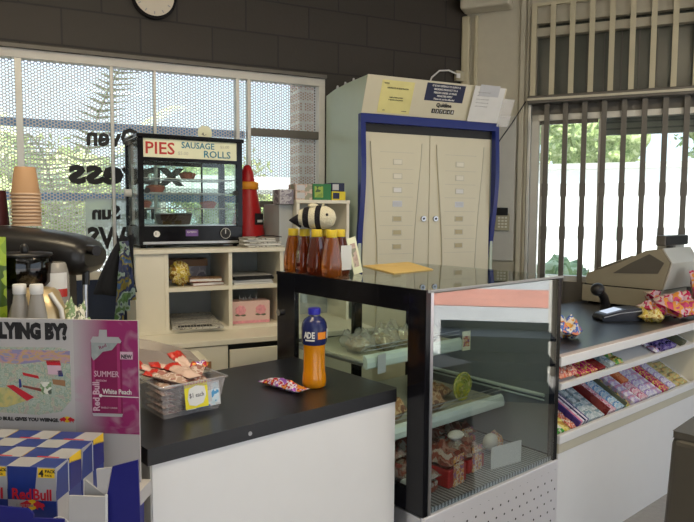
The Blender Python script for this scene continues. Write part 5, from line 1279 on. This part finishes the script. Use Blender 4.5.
# four-packs
def fourpack(u, v, rowname, k):
    t = thing('drink_pack', 'blue and silver drink four-pack, '+rowname, 'drink pack', FH, (u, v, .8265), 0, 'energy drink four-packs on the stand')
    w_, d_, h_ = .1065, .106, .138
    m = MB(); m.box(0, w_, 0, d_, 0, h_); m.build('carton', 'rb_blue2', t, bevel=.0012)
    def fr(pts, mt, nm, y=0, th=.0005): return MB().prism(pts, y-th, y, 'y').build(nm, mt, t)
    fr([(.058, .066), (w_, .066), (w_, h_), (.067, h_)], 'rb_silver', 'silver_panel'); fr([(0, 0), (.048, 0), (.056, .066), (0, .066)], 'rb_silver', 'silver_panel')
    def tp(pts, mt, nm, th=.0005): return MB().prism(pts, h_, h_+th, 'z').build(nm, mt, t)
    tp([(0, 0), (.05, 0), (.056, .05), (0, .05)], 'rb_silver', 'top_panel'); tp([(.056, .05), (w_, .05), (w_, d_), (.062, d_)], 'rb_silver', 'top_panel')
    def sp_(pts, mt, nm, th=.0005): return MB().prism(pts, w_, w_+th, 'x').build(nm, mt, t)
    sp_([(.004, 0), (.05, 0), (.05, .066), (.004, .066)], 'rb_silver', 'side_panel'); sp_([(.05, .066), (.052, .066), (.052, h_-.004), (.05, h_-.004)], 'white_paper', 'side_panel')
    sp_([(.0, h_-.05), (.006, h_-.01), (.05, h_-.004), (.05, h_), (0, h_)], 'rb_silver', 'side_panel')
    sp_([(.056, .066), (d_, .066), (d_, h_-.02), (.06, h_-.01)], 'rb_blue', 'side_panel'); sp_([(.056, h_-.012), (d_, h_-.022), (d_, h_), (.056, h_)], 'rb_yellow', 'side_panel')
    fr([(.068, h_-.022), (w_-.002, h_-.022), (w_-.002, h_-.002), (.069, h_-.002)], 'rb_yellow', 'yellow_tag', y=-.0005)
    text(t, '4', .019, (.071, -.0015, h_-.019), 'ink', bold=.0008); text(t, 'PACK', .009, (.084, -.0015, h_-.011), 'ink', bold=.0002); text(t, 'PACK', .006, (.084, -.0015, h_-.019), 'ink')
    text(t, 'Red', .033, (.054, -.0014, .068), 'rb_red', align='RIGHT', sx=.86, bold=.0008); text(t, 'Bull', .033, (.0555, -.0014, .068), 'rb_red', align='LEFT', sx=.86, bold=.0008)
    text(t, 'ENERGY DRINK', .008, (.018, -.0014, .052), 'hd_dark', sx=.7)
    emblem(t, .054, .054, .056, -.0007)
    tl = MB().prism([(.035, .052), (.085, .051), (.085, .055), (.035, .057)], h_+.0005, h_+.001, 'z').build('top_logo', 'rb_red', t)
    return t
rn = {(0, 0): 'front row, the one with its whole face showing', (1, 0): 'front row, cut by the left edge of the picture', (0, 1): 'second row, right end behind the fully seen one', (1, 1): 'second row, second from its right end', (2, 1): 'second row, at the left edge of the picture', (2, 0): 'front row, beyond the left edge'}
for (c, r) in ((0, 0), (1, 0), (0, 1), (1, 1), (2, 1)):
    fourpack(-.072-.1075*(c+1)-(.0), -.257+.1085*r, rn[(c, r)], 0)
fonts_to_meshes()
# ============================================================ CAMERA, WORLD
cam = bpy.data.cameras.new('camera'); co = bpy.data.objects.new('camera', cam); COL.objects.link(co)
cam.sensor_width = 36; cam.lens = 36*F/694; cam.clip_start = .05; cam.clip_end = 200
c_, s_ = cos(PITCH), sin(PITCH)
fw = Vector((0, c_, -s_)); r0 = Vector((1, 0, 0)); u0 = Vector((0, s_, c_))
rt = r0*cos(ROLL)-u0*0+u0*sin(ROLL)*1; up = u0*cos(ROLL)-r0*sin(ROLL)
mat = Matrix((rt, up, -fw)).transposed().to_4x4(); mat.translation = (0, 0, H); co.matrix_world = mat
SC.camera = co
wd = bpy.data.worlds.new('sky'); SC.world = wd; wd.use_nodes = True
nt = wd.node_tree; nt.nodes.clear()
ow = nt.nodes.new('ShaderNodeOutputWorld'); bg = N(nt, 'ShaderNodeBackground', Strength=1.7)
tc = N(nt, 'ShaderNodeTexCoord'); sp = N(nt, 'ShaderNodeSeparateXYZ'); nt.links.new(tc.outputs['Generated'], sp.inputs[0])
rp = N(nt, 'ShaderNodeValToRGB'); rp.color_ramp.elements[0].color = (.80, .90, 1, 1); rp.color_ramp.elements[1].color = (.42, .62, 1, 1)
nt.links.new(sp.outputs[2], rp.inputs[0]); nt.links.new(rp.outputs[0], bg.inputs['Color']); nt.links.new(bg.outputs[0], ow.inputs[0])
su = bpy.data.lights.new('sun', 'SUN'); su.energy = 13; su.angle = radians(1); su.color = (1, .95, .86)
so = bpy.data.objects.new('sun', su); COL.objects.link(so); so.rotation_euler = (radians(38), 0, radians(18)); so.location = (0, -5, 8)
SC.view_settings.view_transform = 'Standard'; SC.view_settings.look = 'None'; SC.view_settings.gamma = 1
SC.view_settings.use_curve_mapping = False; SC.view_settings.exposure = .05
SC.cycles.use_denoising = True
SC.cycles.max_bounces = 10; SC.cycles.transparent_max_bounces = 24; SC.cycles.sample_clamp_indirect = 6
